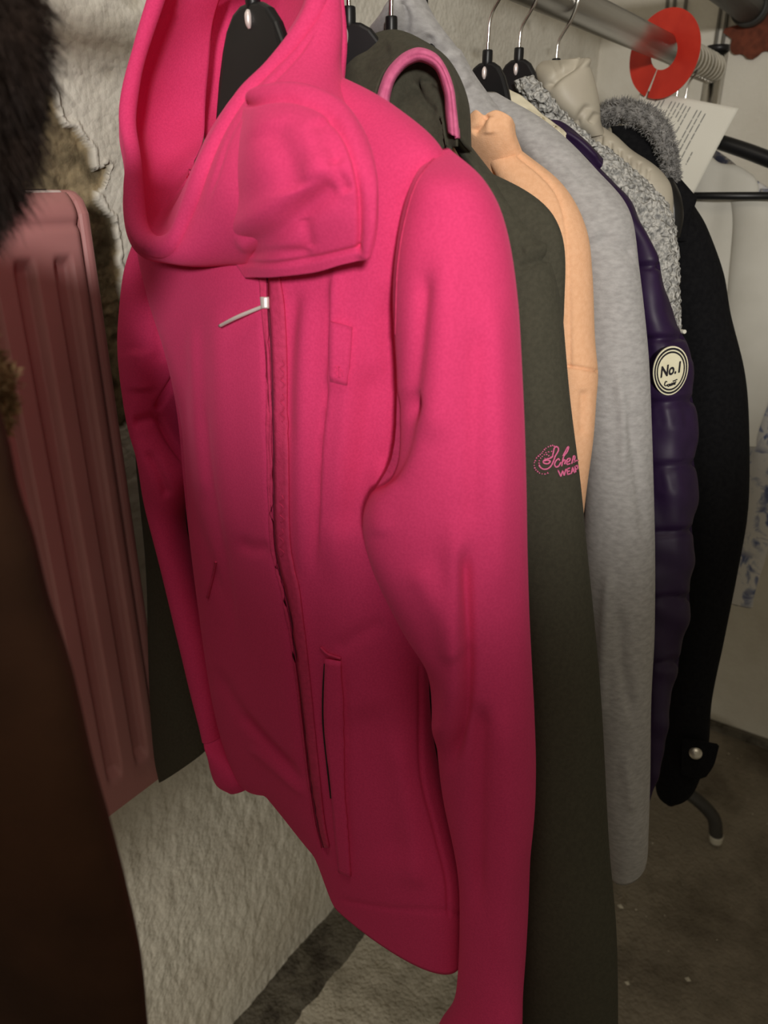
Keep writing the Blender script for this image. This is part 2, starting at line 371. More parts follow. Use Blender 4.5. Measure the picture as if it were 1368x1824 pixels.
# crumbs of plaster on the floor
Vv, F = [], []
def crumb(p, r):
    k = len(Vv)
    for q in ((1, 0, 0), (-1, 0, 0), (0, 1, 0), (0, -1, 0), (0, 0, 1), (0, 0, -.4)): Vv.append(np.array(p)+np.array(q)*r*rng.uniform(.6, 1.3, 3))
    for t in ((0, 2, 4), (2, 1, 4), (1, 3, 4), (3, 0, 4), (2, 0, 5), (1, 2, 5), (3, 1, 5), (0, 3, 5)): F.append(tuple(k+i for i in t))
for i in range(260): crumb((rng.uniform(.2, 1.1), WALLY-.10-abs(rng.normal())*.09, .006), rng.uniform(.001, .0035))
for i in range(200): crumb((rng.uniform(.2, 2.2), rng.uniform(-.6, .75), .006), rng.uniform(.0008, .003))
for a, b in ((1118, 1752), (1105, 1615), (1225, 1745)): crumb(WZ(a, b, .006), .007)
tag(obj('plaster_crumbs', Vv, F, FIL, smooth=False, kind='stuff'), 'small pale plaster crumbs scattered over the concrete floor', 'debris')

# ------------------------------------------------------------------ radiator
RY = .72
rad = thing('panel_radiator', 'dusty pink fluted panel radiator mounted on the plaster wall', 'radiator', (.1, .78, HGT-.75))
zt, zb = HGT-.012, HGT-.757; x1, x0 = .515, -.45
xs = np.linspace(x0, x1, 420); zz = np.concatenate([np.linspace(zb, zb+.08, 12), np.linspace(zb+.085, zt-.085, 10), np.linspace(zt-.08, zt, 22)])
G = np.zeros((len(zz), len(xs), 3))
for j, z in enumerate(zz):
    tz = np.clip((z-(zb+.048))/.010, 0, 1)*np.clip(((zt-.058)-z)/.010, 0, 1)
    for i, x in enumerate(xs):
        ph = ((x1-.016-x) % .043)/.043                   # 0 at the right (light) flank of a flute
        g = np.clip(ph/.09, 0, 1)*np.clip((.54-ph)/.16, 0, 1) if x < x1-.014 and x > x0+.02 else 0
        top = .012*np.clip((z-(zt-.022))/.022, 0, 1)**2+.0035*np.exp(-((z-(zt-.030))/.004)**2)
        e = .006*np.clip((x-(x1-.008))/.008, 0, 1)**2
        G[j, i] = (x, RY+.0105*g*tz+top+e, z)
obj('front_panel', G.reshape(-1, 3), gridfaces(len(zz), len(xs), False), RADI, rad)
v, f = box(((x0+x1)/2-.004, .768, (zt+zb)/2-.004), (x1-x0-.014, .05, zt-zb-.02)); obj('back_panel', v, f, RADI, rad, smooth=False)
# rounded end cover
prof = [(RY+.004, zt-.02), (RY+.010, zt-.006), (RY+.022, zt+.002), (.786, zt+.002), (.786, zb+.002), (RY+.004, zb+.002)]
Vv = [(x, a, b) for x in (x1+.0022, x1+.016) for a, b in prof]; k = len(prof)
F = [tuple(range(k))[::-1], tuple(range(k, 2*k))]+[(i, (i+1) % k, (i+1) % k+k, i+k) for i in range(k)]
bevel(obj('end_cover', Vv, F, RADI, rad, smooth=False), .006, 3)
v, f = box(((x0+x1)/2, .760, zt-.001), (x1-x0-.01, .046, .006)); bevel(obj('top_grille', v, f, RADHI, rad, smooth=False), .002)
for i in range(22):
    v, f = box((x0+.02+i*.0435, .760, zt+.0024), (.03, .028, .0012)); obj('grille_slot', v, f, DARKM, rad, smooth=False)
for xx in (-.2, .35):
    v, f = box((xx, .806, HGT-.35), (.03, .046, .4)); obj('wall_bracket', v, f, RADI, rad, smooth=False)

# ------------------------------------------------------------------ rail, divider, posts
RLY, RLZ = .42, HGT+.19
def cyl(a, b, r, nu=28, nv=2): return tubepath([a, b], [r, r], nu, nv)
rk = thing('clothes_rack', 'chrome steel clothes rack with ribbed end joint and curved feet', 'clothes rack', (1.735, RLY, 0))
meshloft('rail', cyl((-.62, RLY, RLZ), (1.52, RLY, RLZ), .0195, 32, 8), STEEL, rk)
n = 46; xx = np.linspace(1.50, 1.715, n); meshloft('ribbed_joint', tubepath([(a, RLY, RLZ) for a in xx], .0215+.0045*np.abs(np.sin(np.arange(n)*math.pi/5)), 24, n, samples=False), CHROME, rk)
for px_ in (1.735, -.64):
    meshloft('post', cyl((px_, RLY, .02), (px_, RLY, RLZ+.032), .019, 24, 4), CHROME, rk)
    meshloft('post_cap', cyl((px_, RLY, RLZ+.030), (px_, RLY, RLZ+.040), .0205, 24, 3), BPLAS, rk)
    for s in (-1, 1):
        P = [(px_, RLY, .13), (px_, RLY+s*.10, .135), (px_, RLY+s*.20, .125), (px_, RLY+s*.27, .085), (px_, RLY+s*.29, .028)]
        meshloft('curved_foot', tubepath(P, .017, 16, 30, up=(1, 0, 0)), PIPE, rk)
        meshloft('foot_glide', tubepath([(px_, RLY+s*.29, .03), (px_, RLY+s*.292, .006)], [.018, .015], 16, 6, up=(1, 0, 0)), TIP, rk)
# red divider
DX = 1.40; Ro, Ri = .062, .0235; n = 96; Vv, F = [], []
tilt = -.10
for s, dx in ((0, -.0015), (1, .0015)):
    for i in range(n+1):
        a = math.radians(-66)+(2*math.pi-.09)*i/n
        for r in (Ri, Ro):
            yy, z2 = -math.cos(a)*r*-1, math.sin(a)*r
            if r == Ri: z2 -= .004
            Vv.append((DX+dx+yy*.30, RLY+yy*.96, RLZ-.010+z2+(.006 if r == Ri else 0)))
m2 = (n+1)*2
for i in range(n):
    a = 2*i; F += [(a, a+2, a+3, a+1), (m2+a, m2+a+1, m2+a+3, m2+a+2), (a+1, a+3, m2+a+3, m2+a+1), (a, m2+a, m2+a+2, a+2)]
F += [(0, 1, m2+1, m2), (2*n, m2+2*n, m2+2*n+1, 2*n+1)]
tag(obj('size_divider', Vv, F, RED, smooth=False), 'round red plastic divider disc slotted over the clothes rail', 'divider')

# heating pipe above and its rusty wall patch, thin grey stripes down the back wall
pp = thing('heating_pipe', 'thick dark grey heating pipe running along above the clothes rail', 'pipe', (BACKX, .473, HGT+.33))
meshloft('pipe', cyl((-.6, .473, HGT+.362), (BACKX+.01, .473, HGT+.362), .034, 28, 6), PIPE, pp)
meshloft('wall_collar', cyl((BACKX-.05, .473, HGT+.362), (BACKX+.005, .473, HGT+.362), .040, 28, 3), PIPE, pp)
n = 40; Vv = []
for s in (0, 1):
    for i in range(n):
        a = 2*math.pi*i/n; r = .055*(1+.35*noise.noise(Vector((math.cos(a)*2, math.sin(a)*2, 3)))+.16*math.sin(i*1.1))
        Vv.append((BACKX-.012+s*.014, .455+r*math.cos(a)*1.1, HGT+.31+r*math.sin(a)*.8))
F = [tuple(range(n)), tuple(range(2*n-1, n-1, -1))]+[(i, (i+1) % n, (i+1) % n+n, i+n) for i in range(n)]
obj('paint_patch', Vv, F, RUST, pp, smooth=False, label='red brown paint blotch below the pipe end')
for q, (a, b, y0, y1, gl) in enumerate((((1193), 1191, -30, 40, 'thin grey cable down the back wall, nearest the corner behind red disc'), (1206, 1203, -30, 60, 'thin grey cable down the back wall, middle one of three behind red disc'),
         (1226, 1222, -30, 80, 'thin grey cable running down the back wall between red disc and heating pipe'), (1283, 1270, 20, 300, 'thin grey cable running down the back wall just behind the chrome post'), (1296, 1284, 20, 300, 'thin grey cable running down the back wall beside the chrome post'))):
    P0 = W(a, y0, BACKX-.006); P1 = W(b, y1, BACKX-.006); P1[1] = P0[1]-.002
    tag(meshloft('wall_stripe', tubepath([P0+np.array([0, 0, .25]), P0, P1, P1+np.array([.012, 0, -.02])], .0042, 8, 20, up=(1, 0, 0)), STRIPE, None), gl, 'stripe', 'thin stripes on the back wall')

# ------------------------------------------------------------------ hangers
TOPP = [(0, 0), (.010, -.001), (.018, -.005), (.026, -.014), (.032, -.026), (.039, -.045), (.046, -.075), (.056, -.100), (.08, -.116), (.12, -.132), (.15, -.146), (.157, -.158)]
BOTP = [(.152, -.166), (.14, -.162), (.10, -.148), (.05, -.134), (.03, -.130), (0, -.130)]
def hanger(px, py, label, half=1.0, group='black plastic hangers on the rail', yaw=0.0, X=None, th=.011, at=None):
    p = WY(px, py, RLY) if at is None else np.array(at, float)
    if X is not None: p = np.array([X, RLY, p[2]])
    h = thing('clothes_hanger', label, 'hanger', p, group)
    half_o = TOPP+BOTP; out = [(y*half, z-.002) for y, z in half_o]+[(-y*half, z-.002) for y, z in reversed(half_o) if y > 0]
    k = len(out); c, s = math.cos(yaw), math.sin(yaw); Vv = []
    for dx in (-th/2, th/2):
        for y, z in out:
            tt = dx*(1 if abs(y) > .05 else .8); Vv.append((p[0]+tt*c-y*s, p[1]+y*c+tt*s, p[2]+z))
    F = [tuple(range(k)), tuple(range(2*k-1, k-1, -1))]+[(i, i+k, (i+1) % k+k, (i+1) % k) for i in range(k)]
    b = obj('hanger_body', Vv, F, BPLAS, h, smooth=False)
    bm = bmesh.new(); bm.from_mesh(b.data); bmesh.ops.recalc_face_normals(bm, faces=bm.faces); bm.to_mesh(b.data); bm.free()
    bevel(b, .003, 3)
    meshloft('hook_collar', tubepath([p+[0, 0, -.006], p+[0, 0, -.002], p+[0, 0, .007], p+[0, 0, .0085]], [.0045, .0052, .0052, .0044], 14, 14), BPLAS, h)
    meshloft('rivet', tubepath([p+[-th*.45, 0, -.007], p+[-th*.50, 0, -.010], p+[-th*.50, 0, -.015], p+[-th*.45, 0, -.018]], [.0012, .0024, .0022, .0010], 10, 12), SILV, h)
    hz = RLZ-p[2]; r = .0195+.0022
    P = [(0, 0), (0, .018), (-.002, max(.024, hz-.040)), (-.014, hz-.022)]+[(-r*math.cos(a), hz+r*math.sin(a)) for a in np.linspace(-.25, math.pi+.15, 12)]+[(r*1.02, hz-.012)]
    meshloft('hook', tubepath([p+[0, y, z] for y, z in P], .0019, 10, 70, up=(1, 0, 0)), CHROME, h)
    return p
hg = [hanger(450, -2, 'black hanger carrying the bright pink fleece jacket', half=1.1, yaw=-.19),
      hanger(622, 34, 'black hanger between pink jacket and olive hood, its domed top bare', yaw=.35),
      hanger(697, 50, 'black hanger rising just behind the olive hood', half=.72, group='black plastic hangers on the rail'),
      hanger(752, 2, 'black hanger carrying the grey heather hoodie', half=.45),
      hanger(868, 106, 'black hanger carrying the purple quilted jacket', half=.8),
      hanger(924, 101, 'black hanger carrying the grey boucle cardigan', half=.8),
      hanger(990, 119, 'black hanger carrying the beige puffer jacket', half=.8)]

# ------------------------------------------------------------------ PINK JACKET
pj = thing('fleece_jacket', 'bright pink fleece zip jacket with big draped hood, first on the rack', 'jacket', (.48, .43, HGT-.68))
rows = [R2((420, 250, .50), (590, 130, .47), .02, .03), R2((310, 370, .51), (700, 188, .455), .035, .04), R2((250, 430, .52), (792, 262, .44), .045, .05),
        R2((268, 520, .52), (795, 370, .44), .058, .05), R2((300, 620, .52), (775, 520, .44), .062, .05), R2((322, 720, .52), (762, 700, .44), .062, .05),
        R2((335, 830, .52), (756, 880, .44), .06, .05), R2((350, 950, .52), (755, 1050, .44), .06, .05), R2((367, 1080, .52), (757, 1200, .44), .06, .05),
        R2((384, 1180, .52), (768, 1330, .44), .06, .05), R2((402, 1260, .52), (798, 1460, .44), .06, .05), R2((418, 1312, .52), (826, 1590, .44), .058, .05),
        R2((432, 1345, .52), (830, 1735, .44), .050, .045)]
G = loft(rows, 260, 300, .9)
tt = np.linspace(0, 1, 300)[:, None]; pxg = proj(G.reshape(-1, 3)).reshape(300, 260, 2)[..., 0]      # far front panel hangs shorter than the near one
sm = np.clip((600-pxg)/40, 0, 1); sm = sm*sm*(3-2*sm); kk = np.clip((tt-.70)/.30, 0, 1)**2
G[..., 2] += .046*sm*kk*np.clip((pxg-425)/50, 0, 1)
body_folds = [
    ([(590, 440), (590, 572), (586, 686), (576, 793), (572, 900), (567, 1030)], 4, -.0045), ([(567, 1030), (572, 900), (576, 793), (586, 686), (590, 572), (590, 440)], 22, .005, 's'), ([(600, 470), (600, 600), (594, 700)], 14, .003),
    ([(532, 500), (521, 655), (520, 800)], 12, -.003), ([(556, 500), (548, 700), (545, 900), (552, 1080)], 16, .004),
    ([(662, 640), (655, 760), (640, 860), (610, 960)], 30, -.006), ([(626, 560), (622, 700), (606, 880), (596, 1050)], 20, .004),
    ([(690, 500), (700, 650), (710, 770), (680, 860)], 30, -.006),
    ([(318, 660), (326, 784), (341, 899), (365, 984), (399, 1099)], 10, -.003), ([(361, 700), (372, 830), (390, 940), (418, 1176)], 10, -.0025),
    ([(345, 560), (352, 760), (368, 900)], 13, .003), ([(400, 520), (400, 760), (420, 1000)], 24, .003),
    ([(425, 962), (455, 975), (488, 972)], 12, -.003), ([(484, 500), (486, 650), (490, 800), (492, 950), (500, 1010), (515, 1060), (535, 1200), (550, 1330), (565, 1450), (580, 1515)], 5, -.003, 'g', 1),
    ([(535, 1000), (548, 1150), (560, 1300), (575, 1450)], 14, .004), ([(520, 1060), (535, 1250), (552, 1420)], 9, -.003),
    ([(420, 1270), (480, 1330), (545, 1400)], 9, -.003), ([(440, 1330), (490, 1370), (550, 1420)], 8, .002), ([(380, 1180), (420, 1260), (470, 1320), (540, 1380)], 10, -.0025),
    ([(612, 1604), (690, 1624), (760, 1630), (830, 1632)], 4, -.0016, 'g', 1),
    ([(752, 1190), (752, 1239), (754, 1378), (778, 1477), (800, 1568), (803, 1632)], 4, -.0022, 'g', 1),
    ([(615, 1172), (616, 1300), (616, 1400), (628, 1560)], 4, -.0015), ([(640, 1250), (680, 1400), (700, 1560)], 50, -.004), ([(700, 1300), (730, 1480), (740, 1600)], 24, .004),
    ([(600, 1160), (640, 1130), (690, 1110)], 14, -.002)]
G = relief(G, True, body_folds, .0022, (13, 16, 4), 2)
body = meshloft('torso', G, PINK, pj, inset=.02)
bt = bvh(body)
# near sleeve
rows = [R2((768, 268, .455), (800, 262, .46), .004, .006, False), R2((735, 320, .425), (868, 318, .445), .03, .03), R2((712, 400, .42), (908, 395, .445), .038, .04), R2((700, 520, .412), (932, 520, .445), .044, .045),
        R2((706, 680, .41), (942, 700, .445), .044, .045), R2((694, 810, .405), (947, 850, .445), .044, .045), R2((645, 905, .40), (950, 975, .445), .046, .045),
        R2((656, 990, .40), (954, 1080, .445), .046, .045), R2((706, 1090, .41), (958, 1180, .445), .042, .045), R2((756, 1170, .42), (962, 1290, .445), .038, .04),
        R2((772, 1265, .43), (962, 1400, .445), .036, .04), R2((784, 1390, .44), (957, 1500, .445), .034, .04), R2((812, 1560, .45), (949, 1620, .44), .03, .04),
        R2((806, 1740, .45), (938, 1760, .435), .03, .035), R2((772, 1826, .44), (931, 1850, .43), .03, .03), R2((790, 1930, .44), (918, 1930, .43), .028, .03)]
G = loft(rows, 200, 300, .95)
sl_folds = [([(826, 960), (832, 1100), (828, 1243), (793, 1388)], 12, -.009), ([(812, 900), (812, 1080), (806, 1240), (780, 1340)], 24, .006),
            ([(730, 690), (720, 760), (700, 820), (655, 875)], 20, -.006), ([(700, 850), (672, 900), (676, 960)], 22, .002),
            ([(760, 470), (742, 640), (724, 760)], 16, -.004), ([(800, 420), (790, 620), (770, 800)], 30, .004),
            ([(735, 1000), (790, 1100), (815, 1180)], 26, .004), ([(880, 500), (890, 800), (888, 1100)], 30, .003), ([(852, 560), (846, 760), (840, 960)], 20, -.003),
            ([(856, 1250), (850, 1420), (842, 1650)], 18, -.006), ([(900, 1250), (905, 1500), (890, 1750)], 24, .003)]
G = relief(G, True, sl_folds, .0020, (13, 13, 5), 5)
slv = meshloft('sleeve', G, PINK, pj, inset=.02)
# far sleeve
rows = [R2((245, 415, .53), (285, 405, .52), .01, .02), R2((216, 480, .52), (316, 500, .50), .028, .03), R2((213, 590, .51), (330, 610, .495), .032, .03),
        R2((220, 690, .505), (326, 690, .495), .032, .03), R2((233, 765, .50), (322, 762, .495), .028, .03), R2((248, 830, .495), (344, 850, .50), .028, .03),
        R2((262, 910, .495), (330, 930, .505), .024, .03), R2((292, 1030, .49), (350, 1040, .505), .022, .03), R2((320, 1140, .485), (378, 1150, .50), .022, .028),
        R2((345, 1240, .485), (398, 1240, .495), .022, .026), R2((361, 1304, .485), (414, 1310, .485), .02, .024)]
G = loft(rows, 130, 200, .95)
G = relief(G, True, [([(322, 660), (300, 695), (276, 734)], 6, -.006), ([(276, 734), (300, 780), (338, 830)], 6, -.006), ([(234, 755), (262, 748), (280, 742)], 9, -.005),
                     ([(262, 800), (285, 850), (300, 890)], 10, -.005), ([(250, 620), (255, 700)], 22, .004), ([(290, 560), (285, 650)], 16, -.003)], .001, (14, 14, 5), 8)
meshloft('sleeve', G, PINK, pj, cap=(True, False))
rows = [R2((362, 1302, .486), (414, 1308, .485), .019, .024), R2((368, 1322, .484), (426, 1326, .480), .022, .024), R2((374, 1355, .482), (446, 1362, .475), .022, .024), R2((385, 1385, .48), (455, 1386, .475), .02, .022), R2((408, 1405, .48), (450, 1405, .475), .012, .014)]
meshloft('cuff', loft(rows, 60, 40), PINK, pj, inset=.004)
# hood: cowl around the opening.  stations run down the far side, under, and up the near side
st = [  # (deep inside), (inside), (inner lip), (rim crest), (outer lip), (outside), (outside low)
    [(400, -40, .57), (330, -20, .53), (302, -12, .49), (285, -25, .475), (268, -30, .485), (285, -10, .52), (330, 30, .56)],
    [(380, 40, .57), (310, 50, .52), (277, 62, .48), (258, 62, .465), (240, 60, .475), (250, 90, .51), (300, 120, .55)],
    [(372, 120, .56), (285, 140, .51), (248, 138, .47), (236, 140, .455), (219, 160, .465), (228, 190, .50), (290, 200, .54)],
    [(366, 190, .55), (270, 215, .50), (240, 205, .462), (227, 212, .447), (213, 232, .457), (226, 260, .49), (290, 280, .53)],
    [(362, 240, .53), (275, 270, .49), (250, 272, .452), (238, 282, .435), (222, 296, .445), (234, 320, .475), (290, 330, .52)],
    [(350, 270, .51), (280, 320, .475), (253, 335, .435), (240, 350, .415), (222, 372, .425), (240, 400, .46), (300, 400, .50)],
    [(342, 290, .50), (285, 355, .465), (254, 388, .42), (248, 408, .40), (240, 436, .405), (262, 450, .44), (320, 440, .48)],
    [(340, 300, .49), (290, 375, .46), (268, 415, .415), (275, 438, .39), (285, 467, .395), (310, 470, .425), (350, 455, .46)],
    [(342, 302, .49), (305, 372, .46), (292, 412, .415), (312, 428, .385), (335, 466, .385), (372, 478, .405), (410, 470, .44)],
    [(348, 290, .49), (320, 345, .46), (312, 368, .42), (338, 378, .385), (372, 410, .375), (430, 455, .39), (455, 485, .42)],
    [(360, 262, .50), (345, 290, .47), (343, 300, .43), (368, 310, .385), (405, 335, .37), (500, 400, .375), (545, 470, .40)],
    [(376, 230, .51), (370, 240, .48), (374, 238, .44), (400, 243, .395), (432, 262, .378), (540, 320, .37), (640, 430, .39)],
    [(410, 190, .53), (415, 175, .49), (420, 175, .45), (440, 180, .41), (470, 196, .395), (560, 230, .385), (655, 320, .395)],
    [(460, 130, .55), (462, 120, .50), (465, 118, .46), (488, 124, .43), (515, 142, .42), (570, 175, .415), (630, 230, .42)],
    [(510, 60, .56), (508, 60, .51), (506, 66, .475), (530, 72, .45), (556, 90, .445), (590, 120, .45), (620, 165, .46)],
    [(540, 0, .57), (540, 0, .52), (540, 10, .485), (562, 14, .465), (586, 25, .465), (612, 60, .475), (606, 110, .49)],
    [(545, -60, .58), (545, -60, .53), (548, -50, .50), (570, -50, .48), (592, -45, .48), (610, -20, .49), (600, 60, .51)]]
G = ctrl(st, 220, 110)
hood_folds = [([(366, 367), (393, 300), (417, 237), (450, 190), (520, 110), (570, 40)], 4, -.0022),
                            ([(440, 470), (500, 440), (545, 390)], 14, -.005), ([(420, 440), (470, 410), (520, 380)], 16, .004)]
rim = cat1(np.array([[W(*r[2]), W(*r[3]), W(*r[4])] for r in st]), 120)
hem = tubepath(rim[:, 1]*.8+rim[:, 0]*.1+rim[:, 2]*.1, np.minimum(.0080, np.linalg.norm(rim[:, 0]-rim[:, 2], axis=1)*.36), 20, 120, samples=False)
meshloft('hood_hem', relief(hem, True, [], .0006, (30, 30, 30), 4), PINK, pj)
hood = sheet('hood', G, .0012, PINK, pj, hood_folds, .0012, (16, 16, 10), 3)
# back of the hood behind the hanger
st = [[(320, -90, .56), (420, -110, .60), (520, -110, .60), (600, -80, .53)], [(330, 0, .58), (420, -20, .62), (520, -30, .61), (606, 0, .52)],
      [(340, 80, .59), (420, 80, .62), (520, 60, .60), (612, 70, .52)], [(350, 180, .58), (420, 200, .60), (510, 170, .57), (608, 130, .51)], [(370, 270, .55), (430, 290, .57), (520, 260, .54), (600, 200, .49)]]
sheet('hood_back', ctrl(st, 60, 60), .004, PINK, pj, [], .001)
# wide storm flap folded over the chest
st = [[(425, 215, .405), (450, 170, .392), (520, 158, .388), (590, 178, .390), (622, 205, .392)],
      [(410, 270, .395), (460, 225, .365), (540, 215, .362), (612, 235, .372), (645, 262, .382)],
      [(400, 340, .390), (465, 300, .354), (545, 285, .352), (625, 300, .362), (664, 325, .374)],
      [(400, 410, .392), (475, 375, .357), (555, 360, .356), (630, 370, .364), (671, 388, .374)],
      [(412, 455, .41), (482, 425, .362), (560, 415, .362), (630, 420, .368), (667, 435, .375)],
      [(436, 494, .395), (490, 493, .374), (555, 486, .372), (610, 470, .372), (660, 457, .376)]]
flap_folds = [([(440, 168), (520, 162), (590, 185), (632, 240), (655, 320), (660, 400), (655, 450)], 12, .004, 'g', 1), ([(440, 186), (520, 180), (580, 202), (618, 255), (638, 330), (642, 400), (640, 440)], 5, -.003, 'g', 1),
              ([(430, 470), (500, 470), (560, 460), (640, 440)], 5, -.002, 'g', 1),
              ([(400, 470), (450, 440), (500, 408), (540, 376), (580, 345), (610, 320)], 22, -.004), ([(400, 420), (440, 400), (500, 360), (560, 310), (600, 270)], 28, .004), ([(430, 462), (470, 452), (520, 450), (560, 448)], 9, -.002),
              ([(590, 280), (600, 305), (612, 325), (622, 345)], 11, -.0025), ([(540, 390), (548, 415), (553, 445)], 11, -.0015), ([(480, 220), (500, 260), (520, 310), (530, 340)], 30, -.004), ([(570, 210), (585, 250), (600, 300)], 22, -.003)]
flap = sheet('hood_flap', ctrl(st, 150, 150), .006, PINK, pj, flap_folds, .001, (20, 20, 14), 9)
# shoulder seam piping, zip, pocket, tab
ft = [(480, 492), (481, 540), (487, 650), (490, 800), (492, 950), (500, 1010), (512, 1060), (534, 1200), (549, 1330), (564, 1450), (578, 1508)]
zt_ = strip('zip_tape', bt, [(a+2, b) for a, b in ft], [(a+w_, b) for (a, b), w_ in zip(ft, (20, 26, 26, 26, 26, 26, 24, 18, 16, 14, 10))], PINKT, pj, .0022, .0016, 90)
strip('zip_tape', bt, [(a-w_, b) for (a, b), w_ in zip(ft, (16, 14, 12, 14, 10, 8, 8, 7, 6, 5, 4))], [(a-3, b) for a, b in ft], PINKT, pj, .0026, .0016, 90)
teeth = [[(a+.5, b) for a, b in ft]]
strokes('zip_teeth', bt, teeth, .0010, ZIPD, pj, .0012, 6, 14)
sq = []
for y0 in (640, 700, 880, 940):
    strokes('tape_embossing', bt, [[(500+4*math.sin(k*2.3)+6, y0+k*7) for k in range(8)]], .00045, PINKT, zt_, .0026, 4, 5)
a, b = on(bt, 480, 542, .004), on(bt, 411, 579, .010)
sld = meshloft('zip_slider', tubepath([on(bt, 477, 528, .004), on(bt, 479, 548, .005)], [.0035, .0030], 10, 8, .6), SILV, pj)
meshloft('puller', tubepath([a, a*.5+b*.5+np.array([-.004, 0, 0]), b], [.0013, .0014, .0012], 8, 20), SILV, sld)
pk = strip('pocket_welt', bt, [(582, 1172), (580, 1290), (592, 1400), (598, 1470), (606, 1550)], [(608, 1176), (612, 1290), (614, 1400), (620, 1470), (626, 1560)], PINK, pj, .003, .003, 50)
strokes('pocket_opening', bt, [[(580, 1182), (577, 1230), (577, 1290), (584, 1360), (591, 1420)]], .0011, DARKM, pk, .0010, 6, 10)
strokes('pocket_stitching', bt, [[(572, 1152), (585, 1164), (608, 1172)]], .0012, PINKT, pk, .001, 6, 6)
strokes('pocket_welt', bt, [[(386, 1000), (380, 1030), (371, 1064)]], .0014, PINKT, pj, .001, 6, 6)
tb = strip('brand_tab', bt, [(590, 572), (590, 625), (589, 676)], [(628, 582), (623, 640), (618, 684)], PINK, pj, .0036, .0026, 10)
strokes('tab_embossing', bt, [[(596, 654), (600, 650), (603, 655), (598, 660), (603, 667), (597, 670)], [(606, 650), (606, 670)], [(606, 662), (611, 658), (613, 668)]], .0006, PINK, tb, .0036, 5, 5)
strokes('armhole_seam', bvh(slv), [[(785, 268), (745, 320), (722, 390), (708, 480), (704, 600)]], .0009, PINKT, pj, -.0002, 6, 10)

# ------------------------------------------------------------------ generic clothes bodies
def torso(m, parent, X, half=.20, th=.045, ztop=-.0, zbot=-.62, seed=1, yaw=0, yc=RLY, wave=.003, name='torso'):
    rows = []
    for t, hw, tt in ((0, .05, .5), (.03, .10, .7), (.09, .90, .9), (.2, .98, 1), (.4, .96, 1), (.7, .98, 1), (1, 1, .95)):
        z = HGT+ztop+(zbot-ztop)*t; h = half*hw if t > .03 else hw
        rows.append((np.array([X+math.sin(yaw)*h, yc+h, z]), np.array([X-math.sin(yaw)*h, yc-h, z]), th*tt, th*tt))
    return meshloft(name, relief(loft(rows, 90, 80, .9), True, [], wave, (12, 12, 3), seed), m, parent, inset=.01)
def mirrored(G, m, parent, name='sleeve', dx=0.0):
    M = G.copy(); M[..., 1] = 2*RLY-M[..., 1]; M[..., 0] += dx; M[..., 1] = np.minimum(M[..., 1], WALLY-.05); return meshloft(name, M, m, parent)

# ------------------------------------------------------------------ OLIVE HOODIE
oj = thing('olive_hoodie', 'dark olive sweat jacket with pink bound hood and pink sleeve embroidery', 'hoodie', (.60, RLY, HGT-.62))
torso(OLIVE, oj, .60, .19, .035, .03, -.60, 2)
rows = [R2((795, 235, .60), (838, 262, .61), .01, .01), R2((830, 300, .59), (905, 342, .61), .022, .02), R2((862, 400, .58), (984, 430, .61), .026, .022), R2((880, 520, .57), (1004, 520, .61), .028, .022),
        R2((888, 700, .56), (1020, 700, .60), .028, .022), R2((896, 850, .555), (1036, 850, .595), .028, .022), R2((900, 1000, .545), (1047, 1000, .585), .03, .022),
        R2((905, 1250, .53), (1067, 1250, .565), .032, .022), R2((905, 1500, .515), (1083, 1500, .545), .034, .024), R2((902, 1680, .505), (1097, 1670, .525), .034, .024), R2((898, 1900, .50), (1099, 1900, .505), .032, .024)]
G = relief(loft(rows, 120, 200), True, [([(915, 478), (950, 468), (996, 452)], 6, -.004), ([(930, 448), (985, 432)], 10, .003), ([(960, 1000), (965, 1300), (975, 1600)], 26, .003), ([(945, 560), (950, 760)], 24, .002)], .0014, (12, 12, 4), 6)
osl = meshloft('sleeve', G, OLIVE, oj, inset=.02); ot = bvh(osl)
rows = [R2((245, 420, .59), (330, 400, .58), .02, .02), R2((240, 600, .575), (320, 600, .57), .02, .02), R2((243, 790, .56), (318, 800, .56), .02, .02), R2((250, 880, .555), (342, 900, .555), .022, .02),
        R2((260, 1000, .55), (352, 1000, .55), .022, .02), R2((265, 1150, .522), (366, 1150, .53), .014, .014), R2((268, 1260, .507), (374, 1260, .52), .014, .014), R2((275, 1345, .497), (374, 1310, .51), .014, .014), R2((284, 1392, .493), (368, 1338, .505), .012, .012)]
meshloft('sleeve', relief(loft(rows, 70, 110), True, [], .0012, (12, 12, 4), 7), OLIVE, oj, inset=.01)
